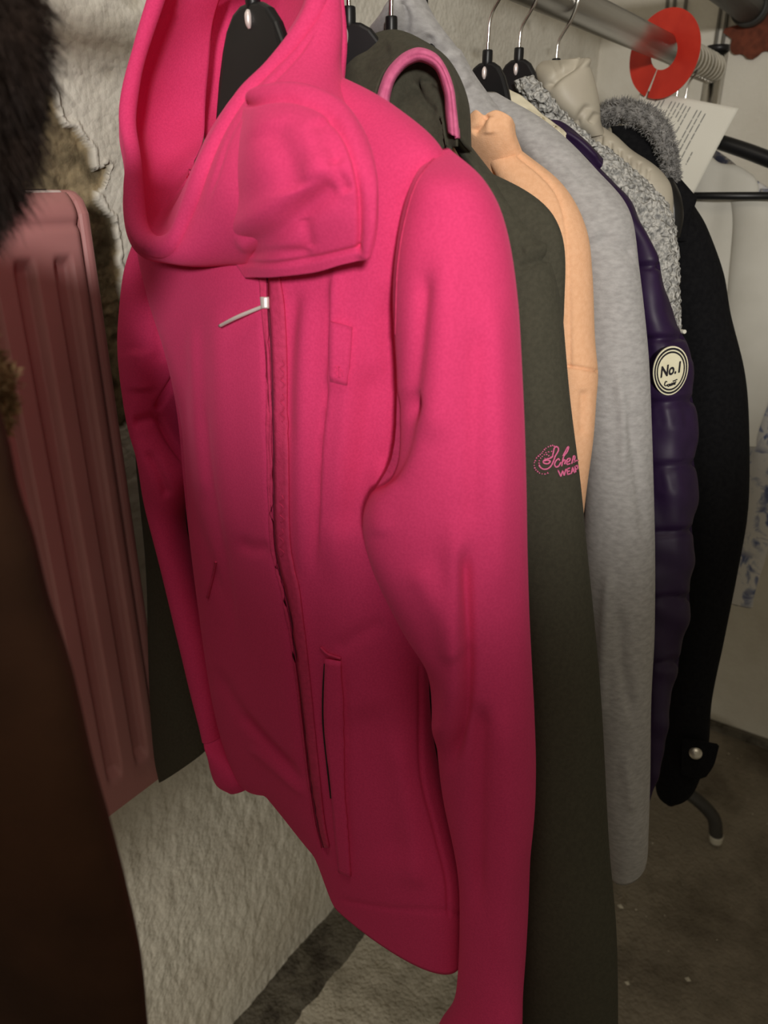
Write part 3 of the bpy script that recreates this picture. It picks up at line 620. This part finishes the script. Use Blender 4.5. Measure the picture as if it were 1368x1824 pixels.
# hood shell and lining
st = [[(600, 190, .56), (612, 120, .575), (650, 74, .58), (700, 56, .585), (750, 72, .585), (800, 110, .585), (832, 180, .585), (838, 270, .585)],
      [(610, 200, .55), (625, 128, .56), (658, 90, .57), (702, 72, .572), (750, 82, .573), (796, 115, .573), (826, 180, .572), (832, 262, .57)],
      [(645, 205, .545), (655, 150, .552), (680, 110, .558), (715, 88, .56), (750, 84, .56), (790, 106, .562), (816, 165, .56), (820, 245, .558)],
      [(668, 205, .542), (672, 160, .548), (690, 120, .553), (722, 94, .556), (752, 87, .556), (784, 105, .557), (810, 160, .556), (818, 242, .553)]]
sheet('hood', ctrl(st, 60, 120), .003, OLIVE, oj, [([(640, 130), (660, 100), (700, 85)], 14, -.003)], .0012)
st = [[(672, 210, .545), (678, 160, .552), (695, 120, .556), (725, 98, .558), (752, 92, .558), (780, 108, .558), (802, 162, .558), (812, 260, .552)],
      [(690, 250, .550), (695, 190, .562), (710, 150, .570), (730, 130, .574), (752, 125, .574), (770, 140, .574), (786, 180, .570), (800, 265, .555)],
      [(695, 290, .545), (704, 240, .556), (718, 215, .562), (734, 205, .565), (752, 202, .565), (770, 208, .565), (788, 235, .560), (800, 300, .550)],
      [(690, 350, .545), (704, 345, .55), (718, 340, .552), (734, 340, .553), (752, 340, .553), (770, 340, .553), (790, 340, .552), (806, 345, .55)]]
sheet('hood_lining', ctrl(st, 60, 90), .002, OLIVE, oj, [([(735, 140), (750, 170), (775, 200)], 7, -.004), ([(745, 150), (785, 150)], 8, .003)], .0015, (30, 30, 30))
arch = [(670, 215, .538), (672, 185, .541), (678, 155, .546), (694, 121, .551), (722, 95, .554), (752, 87, .554), (784, 104, .555), (806, 148, .555), (814, 195, .554), (818, 246, .552)]
cen = np.array([742, 215])
def inn(p, k, dx): 
    v = np.array(p[:2])-cen; v = v*(1-k/np.linalg.norm(v)); return (v[0]+cen[0], v[1]+cen[1], p[2]+dx)
bd = sheet('hood_binding', ctrl([[inn(p, -2, .004) for p in arch], [inn(p, 3, -.003) for p in arch], [inn(p, 13, -.004) for p in arch], [inn(p, 20, -.001) for p in arch], [inn(p, 23, .006) for p in arch]], 24, 90), .003, PIPING, oj,
           [([inn(p, 11, 0)[:2] for p in arch], 2.0, -.0008, 'g', 1)], .0003, (80, 80, 80), label='light pink binding round the hood edge')
# embroidery on the sleeve: scroll of dots, flowing letters and block letters
def Z(pts, ox=900, oy=720, k=8.55): return [(ox+a/k, oy+b/k) for a, b in pts]
em = [Z([(590, 860), (640, 850), (680, 870), (640, 905), (580, 890), (590, 850), (700, 810), (720, 760), (740, 670), (770, 645), (800, 670), (795, 720), (755, 790), (730, 860), (690, 940), (630, 985), (560, 980), (510, 930)]),
      Z([(820, 850), (800, 830), (760, 870), (745, 920), (770, 955), (810, 935), (840, 880)]), Z([(870, 790), (900, 730), (940, 655), (955, 660), (930, 730), (880, 800), (850, 945)]), Z([(850, 900), (885, 850), (905, 860), (895, 915)]),
      Z([(915, 880), (960, 870), (980, 830), (945, 830), (925, 870), (935, 915), (975, 905)]), Z([(1000, 910), (1020, 830), (1030, 790), (1050, 800), (1040, 860)]), Z([(1040, 880), (1070, 860), (1098, 858)]),
      Z([(795, 1000), (840, 1100)]), Z([(840, 1100), (865, 1010)]), Z([(865, 1010), (890, 1085)]), Z([(890, 1085), (915, 985)]), Z([(930, 985), (940, 1070)]), Z([(930, 985), (975, 970)]), Z([(935, 1025), (970, 1015)]), Z([(940, 1070), (985, 1055)]),
      Z([(995, 1060), (1015, 960)]), Z([(1015, 960), (1045, 1045)]), Z([(1002, 1020), (1035, 1015)]), Z([(1050, 950), (1062, 1035)]), Z([(1050, 950), (1085, 930)]), Z([(1085, 930), (1090, 980), (1060, 990)])]
lg = strokes('embroidery', ot, em, .00075, THREAD, oj, .0006, 5, 6, label='pink stitched lettering with a dotted scroll')
dots = Z([(740, 640), (715, 630), (685, 638), (650, 650), (615, 672), (590, 695), (570, 720), (555, 745), (530, 770), (500, 792), (475, 822), (455, 860), (445, 890), (442, 930), (447, 970), (465, 1000), (490, 1028), (520, 1050), (560, 1060), (600, 1062), (640, 1050),
          (700, 720), (655, 725), (615, 738), (590, 770), (560, 795), (535, 825), (515, 860), (510, 895), (515, 925), (625, 765), (660, 785), (690, 810), (600, 825), (640, 828)])
Vv, F = [], []
for a, b in dots: crumb(on(ot, a, b, .0006), .0011)
obj('dot_scroll', Vv, F, THREAD, lg)

# ------------------------------------------------------------------ PEACH
pe = thing('peach_sweater', 'pale peach cotton sweatshirt with a rib collar, squeezed beside the olive hoodie', 'sweatshirt', (.67, RLY, HGT-.6))
torso(PEACH, pe, .675, .165, .030, .03, -.58, 3)
rows = [R2((850, 258, .66), (922, 256, .672), .012, .012), R2((890, 330, .655), (1000, 326, .672), .020, .016), R2((930, 400, .65), (1041, 404, .672), .022, .018), R2((950, 500, .645), (1053, 488, .67), .022, .018),
        R2((968, 600, .64), (1058, 600, .668), .022, .018), R2((978, 656, .637), (1064, 662, .665), .022, .018), R2((984, 700, .635), (1061, 710, .662), .020, .016), R2((988, 780, .632), (1056, 780, .655), .018, .016), R2((992, 860, .63), (1046, 860, .645), .014, .014), R2((996, 940, .628), (1037, 940, .637), .010, .010), R2((990, 1100, .622), (1020, 1100, .63), .01, .01)]
G = relief(loft(rows, 90, 200), True, [([(925, 275), (965, 310), (995, 352), (1010, 420), (1013, 540), (1015, 652)], 3.5, -.0022, 'g', 1), ([(1004, 652), (1030, 655), (1066, 662)], 3.0, -.0030, 'g', 1), ([(1038, 690), (1036, 780)], 8, -.003), ([(1000, 800), (1004, 900)], 8, .002)], .001, (14, 14, 5), 5)
meshloft('sleeve', G, PEACH, pe); mirrored(G, PEACH, pe)
st = [[(806, 205, .650), (832, 208, .645), (848, 197, .642), (862, 205, .642), (884, 197, .644), (908, 208, .650), (916, 222, .66)],
      [(806, 225, .648), (834, 228, .640), (848, 226, .637), (862, 226, .637), (884, 222, .640), (906, 228, .647), (918, 240, .66)],
      [(806, 262, .652), (836, 258, .645), (850, 256, .642), (868, 258, .642), (890, 258, .645), (912, 256, .652), (926, 262, .665)],
      [(806, 320, .67), (840, 320, .67), (860, 320, .668), (880, 322, .666), (905, 324, .666), (925, 310, .668), (940, 296, .672)]]
sheet('collar', ctrl(st, 40, 80), .008, PEACH, pe, [([(843, 238), (858, 222), (872, 205)], 6, -.004), ([(870, 208), (873, 240)], 10, .003)], .0008)

# ------------------------------------------------------------------ GREY HOODIE
gh = thing('grey_hoodie', 'light grey heather jersey hoodie with long sleeve, beside the peach sweatshirt', 'hoodie', (.76, RLY, HGT-.6))
torso(GREYM, gh, .765, .165, .035, .03, -.58, 4)
rows = [R2((850, 165, .76), (882, 170, .775), .01, .012), R2((900, 230, .75), (966, 224, .772), .022, .02), R2((955, 300, .745), (1056, 302, .772), .028, .02), R2((995, 385, .735), (1124, 372, .772), .032, .024), R2((1020, 480, .73), (1146, 478, .772), .034, .024),
        R2((1030, 620, .73), (1162, 620, .772), .034, .024), R2((1035, 760, .727), (1167, 760, .77), .034, .024), R2((1035, 900, .72), (1168, 900, .765), .034, .024), R2((1032, 1000, .715), (1166, 1000, .76), .034, .024), R2((1036, 1120, .71), (1160, 1120, .75), .032, .024),
        R2((1050, 1250, .70), (1151, 1250, .74), .03, .022), R2((1062, 1400, .69), (1153, 1400, .73), .028, .02), R2((1074, 1500, .685), (1154, 1490, .722), .024, .02), R2((1092, 1570, .68), (1152, 1524, .72), .014, .014)]
G = relief(loft(rows, 110, 220), True, [([(1085, 1000), (1075, 1150), (1072, 1300)], 10, .004), ([(1108, 1080), (1108, 1180), (1130, 1290)], 10, -.004), ([(1100, 640), (1112, 760), (1110, 850)], 10, .003), ([(1122, 720), (1140, 860), (1150, 960)], 10, -.003),
      ([(1060, 420), (1100, 440), (1140, 440)], 16, -.004), ([(950, 260), (1000, 290), (1045, 335)], 5, -.002), ([(1040, 380), (1060, 430)], 20, .004), ([(1110, 1340), (1125, 1450)], 9, .003)], .0022, (14, 14, 6), 12)
meshloft('sleeve', G, GREYM, gh, inset=.01); mirrored(G, GREYM, gh)
rows = [R2((712, -14, .665), (755, -12, .668), .012, .012), R2((700, 0, .662), (762, -2, .668), .026, .022), R2((680, 25, .662), (774, 20, .672), .034, .028), R2((655, 60, .668), (800, 68, .69), .036, .034), R2((665, 110, .685), (832, 120, .72), .036, .036), R2((700, 190, .71), (878, 168, .745), .036, .036), R2((740, 270, .745), (940, 240, .765), .035, .04)]
meshloft('hood', relief(loft(rows, 90, 100), True, [([(720, -10), (725, 40), (718, 80)], 8, -.006), ([(770, 60), (766, 110), (775, 150)], 8, -.003), ([(800, 90), (830, 160)], 14, .004)], .0025, (20, 20, 20), 3), GREYM, gh)

# ------------------------------------------------------------------ PURPLE QUILTED JACKET
pq = thing('quilted_jacket', 'dark purple quilted satin jacket with a round cream sleeve patch', 'jacket', (.86, RLY, HGT-.6))
torso(PURPLE, pq, .855, .145, .035, .03, -.58, 5)
rows = [R2((1000, 240, .855), (1042, 256, .865), .012, .012), R2((1045, 310, .85), (1092, 318, .865), .02, .02), R2((1080, 390, .845), (1138, 392, .865), .026, .022), R2((1100, 460, .84), (1168, 452, .865), .03, .024), R2((1112, 560, .84), (1203, 562, .865), .034, .024),
        R2((1120, 640, .837), (1226, 640, .865), .036, .024), R2((1125, 760, .83), (1239, 760, .86), .036, .024), R2((1126, 900, .82), (1240, 900, .85), .036, .024), R2((1122, 1010, .81), (1228, 1010, .84), .036, .024),
        R2((1118, 1150, .80), (1212, 1150, .83), .034, .024), R2((1122, 1280, .785), (1192, 1270, .81), .028, .02), R2((1132, 1370, .775), (1174, 1370, .79), .02, .018), R2((1144, 1422, .77), (1160, 1422, .775), .008, .008)]
qf = [([(1090, y+6), (1150, y+3), (1200, y), (1250, y-6)], 6, -.005, 'g', 1) for y in (472, 602, 716, 830, 948, 1066, 1180)]+[([(1090, y+6), (1150, y+3), (1200, y), (1250, y-6)], 40, .003, 'g', 1) for y in (535, 660, 772, 888, 1006, 1120)]
qf += [([(1150+k*22, y+4), (1154+k*22, y+22), (1160+k*22, y+46)], 9, -.0012) for y in (602, 716, 830) for k in range(4)]
G = relief(loft(rows, 110, 260), True, qf, .0016, (40, 40, 30), 13)
psl = meshloft('sleeve', G, PURPLE, pq); mirrored(G, PURPLE, pq); pt = bvh(psl)
st = [[(880, 150, .83), (930, 172, .828), (975, 205, .828), (1012, 232, .832)], [(885, 172, .822), (930, 192, .818), (972, 220, .818), (1008, 243, .824)], [(890, 195, .826), (930, 214, .822), (968, 238, .822), (1004, 256, .83)]]
sheet('collar_lining', ctrl(st, 24, 90), .004, CREAM, pq, [([(940+k*13, 190+k*9), (955+k*13, 235+k*6)], 4, (-.0018 if k % 2 else .0015)) for k in range(6)], .001, (60, 60, 60), label='creased cream satin lining at the neck')
st = [[(962, 212, .832), (1000, 215, .838), (1040, 245, .845), (1076, 282, .855)], [(975, 226, .826), (1010, 236, .830), (1045, 262, .836), (1074, 293, .848)], [(985, 245, .83), (1015, 258, .832), (1045, 282, .838), (1066, 305, .85)]]
sheet('collar', ctrl(st, 24, 70), .006, PURPLE, pq, [([(1000, 230), (1040, 255), (1070, 285)], 5, .002)], .0008)
# round patch, built in its own plane on the sleeve
pc = on(pt, 1190, 660, .0045, .83)
ex_ = on(pt, 1218, 656, .003, .83)-on(pt, 1170, 664, .003, .83); ey_ = np.array([0, 0, 1.0]); ex_ /= np.linalg.norm(ex_); nn = np.cross(ex_, ey_); nn /= np.linalg.norm(nn)
if nn@(CAM-pc) < 0: nn = -nn
ey_ = np.cross(nn, ex_); ey_ = ey_ if ey_[2] > 0 else -ey_
sx = np.linalg.norm(proj(pc+ex_*.01)-proj(pc))/.01; sz = np.linalg.norm(proj(pc+ey_*.01)-proj(pc))/.01
ra, rb = 31.5/sx, 43.5/sz
def patch(name, k1, k0, lift, m, parent, label=None):
    n = 64; Vv, F = [], []
    for i in range(n):
        a = 2*math.pi*i/n; e = ex_*math.cos(a)*ra*(1+.05*math.sin(a))+ey_*math.sin(a)*rb
        Vv += [pc+e*k1+nn*(lift-.0015), pc+e*k1+nn*lift, pc+e*k0+nn*lift]
    for i in range(n):
        a, b = 3*i, 3*((i+1) % n); F += [(a, b, b+1, a+1), (a+1, b+1, b+2, a+2)]
    if k0 == 0: pass
    return obj(name, Vv, F, m, parent, smooth=False, label=label)
pa = patch('sleeve_patch', 1.0, 0.0, .0030, LOGOC, pq, 'round cream patch with black rings and lettering')
patch('patch_ring', .94, .86, .0034, LOGOB, pa); patch('patch_ring', .80, .73, .0034, LOGOB, pa)
def text_on(name, txt, cx, cz, size, m, parent, shear=0, slope=0):
    cu = bpy.data.curves.new('lettering', 'FONT'); cu.body = txt; cu.align_x = 'CENTER'; cu.size = 1; cu.offset = .03
    to = bpy.data.objects.new('lettering', cu); COL.objects.link(to); bpy.context.view_layer.update()
    me = bpy.data.meshes.new_from_object(to.evaluated_get(bpy.context.evaluated_depsgraph_get()))
    Vv = [pc+ex_*((cx+(v.co.x+shear*v.co.y)*size)*ra)+ey_*((cz+v.co.y*size*1.05+slope*v.co.x*size)*rb)+nn*.0037 for v in me.vertices]
    F = [tuple(p.vertices) for p in me.polygons]; bpy.data.objects.remove(to); bpy.data.curves.remove(cu)
    return obj(name, Vv, F, m, parent, smooth=False)
text_on('patch_lettering', 'No.1', .0, -.14, .60, LOGOB, pa, .12, .10)
cl = [[(-.20, -.42), (-.28, -.40), (-.34, -.52), (-.26, -.58), (-.18, -.54)], [(-.12, -.52), (-.17, -.57), (-.11, -.62), (-.06, -.56), (-.12, -.52)], [(-.03, -.62), (-.02, -.52), (.04, -.60), (.08, -.50), (.11, -.60)], [(.14, -.54), (.2, -.56), (.19, -.49), (.14, -.54), (.22, -.58)], [(.26, -.58), (.27, -.48), (.33, -.48)], [(.12, -.43), (.25, -.41), (.38, -.38)]]
Vv, F = [], []
for ln in cl:
    Gt = tubepath([pc+ex_*a*ra+ey_*b*rb+nn*.0034 for a, b in ln], .0006, 5, 6*len(ln)); k = len(Vv); Vv += Gt.reshape(-1, 3).tolist(); F += [tuple(i+k for i in f) for f in gridfaces(len(Gt), 5, True)]
obj('patch_script', Vv, F, LOGOB, pa)

# ------------------------------------------------------------------ BOUCLE CARDIGAN
bc = thing('boucle_cardigan', 'nubby light grey boucle cardigan between purple and beige jackets', 'cardigan', (.93, RLY, HGT-.6))
torso(BOUC, bc, .92, .145, .030, .03, -.55, 6)
rows = [R2((1035, 250, .91), (1082, 268, .93), .014, .012), R2((1055, 300, .905), (1150, 325, .93), .02, .018), R2((1080, 360, .90), (1192, 376, .93), .024, .02), R2((1105, 440, .90), (1206, 440, .93), .026, .02), R2((1125, 520, .90), (1211, 530, .93), .026, .02), R2((1140, 600, .895), (1215, 612, .925), .026, .02), R2((1150, 760, .885), (1222, 760, .91), .024, .02), R2((1150, 900, .88), (1200, 900, .89), .02, .02)]
def nub(G, amp, f):
    N = gnormals(G, True); c = G.mean(1, keepdims=True)
    if ((G-c)*N).sum() < 0: N = -N
    D = np.array([[noise.noise(Vector(p*f)) for p in r] for r in G]); return G+N*D[..., None]*amp
G = nub(relief(loft(rows, 150, 220), True, [], .0015, (12, 12, 5), 4), .0032, 210)
meshloft('sleeve', G, BOUC, bc); mirrored(G, BOUC, bc)
rows = [R2((916, 145, .86), (948, 134, .865), .008, .01), R2((925, 165, .862), (975, 165, .87), .012, .014), R2((945, 190, .87), (1000, 195, .88), .014, .016), R2((975, 225, .885), (1028, 222, .895), .014, .016), R2((1020, 262, .90), (1072, 262, .91), .014, .016)]
meshloft('collar', nub(loft(rows, 100, 110), .0032, 210), BOUC, bc)
tg = on(bvh(psl), 1212, 592, .004, .86)
meshloft('tag_barb', tubepath([W(1211, 590, .89), W(1220, 591, .885)], [.0024, .0022], 8, 6), WHITEP, bc)

# ------------------------------------------------------------------ BEIGE PUFFER
bg = thing('puffer_jacket', 'beige nylon puffer jacket with a peaked hood behind the boucle cardigan', 'jacket', (.98, RLY, HGT-.6))
torso(BEIGE, bg, .975, .145, .030, .03, -.55, 7)
rows = [R2((966, 112, .935), (1030, 104, .93), .006, .01), R2((956, 126, .935), (1046, 118, .93), .022, .02), R2((962, 155, .935), (1056, 150, .935), .034, .03), R2((980, 190, .94), (1066, 190, .94), .036, .03), R2((1008, 222, .945), (1072, 218, .95), .03, .03), R2((1040, 250, .955), (1084, 240, .96), .02, .02)]
G = relief(loft(rows, 100, 110), True, [([(1038, 106), (1000, 130), (972, 160)], 7, -.007), ([(1030, 104), (1042, 100), (1050, 120)], 10, .007), ([(1050, 185), (1035, 205), (1025, 225)], 6, -.004), ([(1062, 200), (1050, 220)], 5, -.003), ([(1000, 112), (985, 120)], 10, -.003)], .0015, (30, 30, 30), 4)
meshloft('hood', G, BEIGE, bg)
rows = [R2((1042, 246, .958), (1074, 226, .965), .012, .012), R2((1060, 268, .955), (1105, 246, .965), .02, .018), R2((1085, 290, .955), (1150, 282, .968), .024, .02), R2((1112, 318, .955), (1184, 312, .97), .024, .02), R2((1135, 360, .955), (1198, 345, .97), .022, .02), R2((1150, 420, .955), (1198, 420, .968), .02, .02), R2((1160, 600, .95), (1196, 600, .96), .02, .02)]
G = relief(loft(rows, 90, 160), True, [([(1072+k*17, 238+k*12), (1068+k*17, 262+k*12)], 4, -.003) for k in range(6)], .0012, (30, 30, 30), 6)
meshloft('sleeve', G, BEIGE, bg); mirrored(G, BEIGE, bg)

# ------------------------------------------------------------------ BLACK COAT WITH PLUSH COLLAR
bk = thing('black_coat', 'long black wool coat with a grey plush collar and snap cuff tab', 'coat', (1.05, RLY, HGT-.7))
torso(BLACKF, bk, 1.06, .165, .035, .02, -.75, 8)
rows = [R2((1130, 300, 1.04), (1200, 306, 1.05), .012, .012), R2((1150, 345, 1.04), (1236, 362, 1.055), .022, .02), R2((1165, 400, 1.035), (1262, 405, 1.055), .028, .022), R2((1170, 480, 1.03), (1290, 484, 1.055), .034, .024), R2((1180, 560, 1.03), (1302, 562, 1.055), .036, .026),
        R2((1190, 660, 1.03), (1324, 664, 1.055), .038, .026), R2((1195, 760, 1.02), (1331, 760, 1.05), .04, .026), R2((1195, 900, 1.01), (1330, 900, 1.04), .04, .026), R2((1190, 1010, 1.0), (1313, 1010, 1.025), .038, .026), R2((1185, 1130, .985), (1290, 1130, 1.01), .036, .026),
        R2((1180, 1240, .965), (1266, 1240, .99), .032, .024), R2((1174, 1330, .955), (1258, 1330, .975), .03, .022), R2((1168, 1402, .95), (1236, 1400, .965), .026, .02), R2((1186, 1428, .95), (1206, 1424, .955), .01, .01)]
G = relief(loft(rows, 100, 220), True, [([(1250, 500), (1270, 800), (1240, 1100)], 30, .004)], .0014, (12, 12, 5), 5)
bsl = meshloft('sleeve', G, BLACKF, bk); mirrored(G, BLACKF, bk); kt = bvh(bsl)
tabl = sheet('cuff_tab', ctrl([[(1215, 1316, .925), (1250, 1322, .93), (1281, 1329, .945)], [(1214, 1345, .92), (1248, 1355, .925), (1272, 1362, .94)], [(1212, 1378, .92), (1240, 1388, .925), (1258, 1384, .935)]], 20, 24), .006, BLACKF, bk)
tp = on(bvh(tabl), 1239, 1341, .0005, .92); dd = ray(1239, 1341); dd = dd/np.linalg.norm(dd)
meshloft('snap', tubepath([tp+dd*.002, tp-dd*.001, tp-dd*.003, tp-dd*.004], [.0085, .0085, .006, .002], 20, 14), BRASS, tabl, label='round dull metal snap')
sheet('lapel', ctrl([[(1165, 322, 1.0), (1190, 308, 1.005), (1206, 312, 1.01), (1242, 352, 1.02)], [(1172, 345, .998), (1195, 335, 1.0), (1212, 340, 1.005), (1238, 366, 1.015)], [(1182, 380, .998), (1200, 375, 1.0), (1215, 380, 1.005), (1230, 385, 1.015)], [(1190, 430, 1.0), (1202, 430, 1.0), (1212, 430, 1.005), (1222, 430, 1.01)]], 40, 40), .004, BLACKF, bk)
meshloft('strap', tubepath([W(1192, 318, .99), W(1203, 350, .985), W(1207, 385, .985), W(1203, 425, .985)], [.006, .009, .010, .008], 14, 40, .4), BLACKS, bk)
rows = [R2((1088, 225, 1.0), (1140, 222, 1.02), .008, .01), R2((1095, 250, 1.0), (1175, 255, 1.02), .014, .014), R2((1120, 280, 1.0), (1196, 292, 1.02), .014, .014), R2((1150, 315, 1.0), (1206, 320, 1.02), .012, .012)]
meshloft('neck_lining', loft(rows, 50, 50), BLACKF, bk)
A = [(1066, 222, 1.015), (1080, 204, 1.01), (1110, 199, 1.005), (1148, 208, 1.0), (1175, 234, 1.0), (1188, 268, 1.0), (1196, 300, 1.0), (1201, 322, 1.005)]
Gc = nub(tubepath([W(*p) for p in A], [.010, .0135, .0145, .0145, .0135, .0115, .008, .005], 30, 120, .8), .002, 160)
clr = meshloft('plush_collar', Gc, FLEECE, bk, label='fluffy grey plush collar')
P, N = pick(Gc, 3800); strands('plush_pile', P, N, .006, .0005, FLEECE, clr, (0, 0, .1), .6, kind='stuff')

# ------------------------------------------------------------------ EMPTY HANGER, WHITE SHIRT, FLORAL BLOUSE, PAPER
eh = thing('clothes_hanger', 'empty black hanger with a straight trouser bar beside the printed sheet', 'hanger', (1.46, RLY, HGT+.10), 'black plastic hangers on the rail')
ex0 = 1.46
for s, nm in ((-1, 'shoulder_arm'), (1, 'shoulder_arm')):
    P = [(ex0, RLY, HGT+.083), (ex0, RLY+s*.07, HGT+.062), (ex0, RLY+s*.15, HGT+.036), (ex0, RLY+s*.21, HGT+.010), (ex0, RLY+s*.228, HGT-.022)]
    meshloft(nm, tubepath(P, [.009, .0115, .0125, .012, .008], 16, 40, .95, up=(0, 0, 1)), BPLAS, eh)
meshloft('trouser_bar', cyl((ex0, RLY-.228, HGT-.024), (ex0, RLY+.228, HGT-.030), .0062, 14, 4), BPLAS, eh)
meshloft('hook_collar', cyl((ex0, RLY, HGT+.088), (ex0, RLY, HGT+.115), .006, 14, 4), BPLAS, eh)
hz = .19; r = .0217
P = [(0, .11), (0, .13), (-.004, .148), (-.016, .168)]+[(-r*math.cos(a), hz+r*math.sin(a)) for a in np.linspace(-.25, math.pi+.15, 12)]
meshloft('hook', tubepath([(ex0, RLY+y, HGT+z) for y, z in P], .0019, 10, 60, up=(1, 0, 0)), CHROME, eh)

def blouse(name, label, cat, m, X, half, ztop, zbot, seed, sleeve_to, hlabel):
    b = thing(name, label, cat, (X, RLY, HGT+zbot))
    hanger(0, 0, hlabel, at=(X, RLY, HGT+.085))
    rows = []
    for t, hw, tt in ((0, .055, .02), (.02, .075, .026), (.06, .13, .032), (.13, half, .03), (.3, half, .034), (.6, half*1.02, .036), (1, half*1.06, .034)):
        z = HGT+ztop+(zbot-ztop)*t; rows.append((np.array([X, RLY+hw, z]), np.array([X, RLY-hw, z]), tt*.55, tt*.55))
    meshloft('torso', relief(loft(rows, 90, 110, .9), True, [], .003, (5, 26, 2), seed), m, b, inset=.01)
    for s in (1, -1):
        rr = []
        for t, y, h, th in ((0, half-.02, .03, .02), (.12, half+.015, .05, .03), (.35, half+.03, .055, .03), (.7, half+.035, .05, .03), (.93, half+.03, .045, .026), (1, half+.03, .046, .026)):
            z = HGT+ztop-.07+(sleeve_to-ztop+.07)*t; rr.append((np.array([X-.005, RLY+s*(y-h) if s > 0 else RLY-y+h, z]), np.array([X-.01, RLY+s*(y+h) if s > 0 else RLY-y-h, z]), th*.7, th*.7))
        meshloft('sleeve', relief(loft(rr, 50, 80), True, [], .004, (5, 26, 3), seed+s), m, b, inset=.01)
    rr = [(np.array([X, RLY+.05, HGT+ztop-.01]), np.array([X, RLY-.05, HGT+ztop-.01]), .03, .03), (np.array([X, RLY+.055, HGT+ztop+.02]), np.array([X, RLY-.055, HGT+ztop+.02]), .032, .03), (np.array([X, RLY+.065, HGT+ztop]), np.array([X, RLY-.065, HGT+ztop]), .042, .04)]
    meshloft('collar', loft(rr, 60, 30), m, b, cap=(False, False))
    return b
blouse('cotton_shirt', 'plain off-white cotton shirt hanging just behind the empty hanger', 'shirt', WHITEF, 1.50, .16, .045, -.50, 3, -.45, 'black hanger carrying the plain off-white shirt')
blouse('floral_blouse', 'white blouse with blue floral print at the far end of the rail', 'blouse', FLORAL, 1.555, .20, .055, -.74, 5, -.80, 'black hanger carrying the blue floral blouse')
# printed sheet taped to the rack post
q = [(1143, 160, 1.418), (1316, 193, 1.43), (1236, 344, 1.41), (1063, 311, 1.40)]
A = np.array([W(*p) for p in q])
def PQ(u, v):
    p = A[0]*(1-u)*(1-v)+A[1]*u*(1-v)+A[2]*u*v+A[3]*(1-u)*v; return p+np.array([-.006*math.sin(math.pi*u)-.004*math.sin(math.pi*v), 0, 0])
n = 24; G = np.array([[PQ(i/(n-1), j/(n-1)) for i in range(n)] for j in range(n)])
ps = thing('printed_sheet', 'white printed paper sheet taped to the lower edge of the red divider disc', 'paper', A[3])
sheet('paper', G, .0006, WHITEP, ps)
Vv, F = [], []
def bar(u, v0, v1, wd=.008):
    v = v0
    while v < v1-.005:
        v2 = min(v1, v+rng.uniform(.04, .12)); k = len(Vv)
        for a, b in ((u, v), (u+wd, v), (u+wd, v2), (u, v2)): Vv.append(PQ(a, b)+np.array([-.0012, 0, 0]))
        F.append((k, k+1, k+2, k+3)); v = v2+.012
for u, v0, v1 in ((.16, .10, .55), (.20, .06, .62), (.245, .08, .5), (.28, .06, .6), (.36, .06, .22), (.40, .06, .22), (.44, .06, .24), (.48, .06, .22), (.52, .08, .26), (.56, .08, .44), (.64, .10, .86), (.68, .10, .64), (.73, .12, .88), (.80, .55, .7)): bar(u, v0, v1)
obj('printed_lines', Vv, F, INK, ps, smooth=False)

# ------------------------------------------------------------------ BROWN COAT IN THE FOREGROUND
fc = thing('fur_trimmed_coat', 'dark brown suede coat with shaggy fur collar and golden shearling cuff', 'coat', (.12, RLY, HGT-.5))
hanger(0, 0, 'black hanger holding the dark brown fur trimmed coat', at=(.10, RLY+.03, HGT+.10))
E = [(-60, 700), (0, 900), (30, 985), (62, 1100), (108, 1230), (150, 1400), (180, 1500), (215, 1625), (244, 1750), (262, 1900)]
rows = []
for a, b in E:
    R = W(a, b, .125); Lp = R.copy(); Lp[1] = .60; Lp[0] = .10; rows.append((Lp, R, .035, .035))
Rt = rows[0][1].copy(); Rt[2] = HGT+.01; Rt[1] += .04; Lt = Rt.copy(); Lt[1] = .57; rows.insert(0, (Lt, Rt, .02, .025))
meshloft('coat_panel', relief(loft(rows, 100, 120), True, [], .002, (10, 10, 4), 3), SUEDE, fc, inset=.01)
B = [(-50, -120, .17), (-22, 0, .17), (-16, 90, .168), (-22, 180, .166), (-30, 260, .164), (-40, 310, .162), (-60, 370, .16)]
Gc = tubepath([W(a-22, b, c) for a, b, c in B], [.014, .0145, .0145, .0135, .012, .009, .006], 26, 90)
fcol = meshloft('fur_collar', Gc, FURD, fc)
P, N = pick(Gc, 9000); strands('fur', P, N, .014, .00035, FURD, fcol, (-.1, 0, -.75), .35, kind='stuff')
Cf = [(-85, 610, .15), (-52, 650, .148), (-36, 710, .147), (-44, 765, .147), (-80, 830, .15)]
Gc = nub(tubepath([W(*p) for p in Cf], [.008, .0095, .0105, .0095, .006], 24, 60), .004, 190)
sh = meshloft('shearling_cuff', Gc, SHEAR, fc, label='curly golden shearling')
P, N = pick(Gc, 2500); strands('shearling_curl', P, N, .005, .0006, SHEAR, sh, (0, 0, 0), .9, kind='stuff')
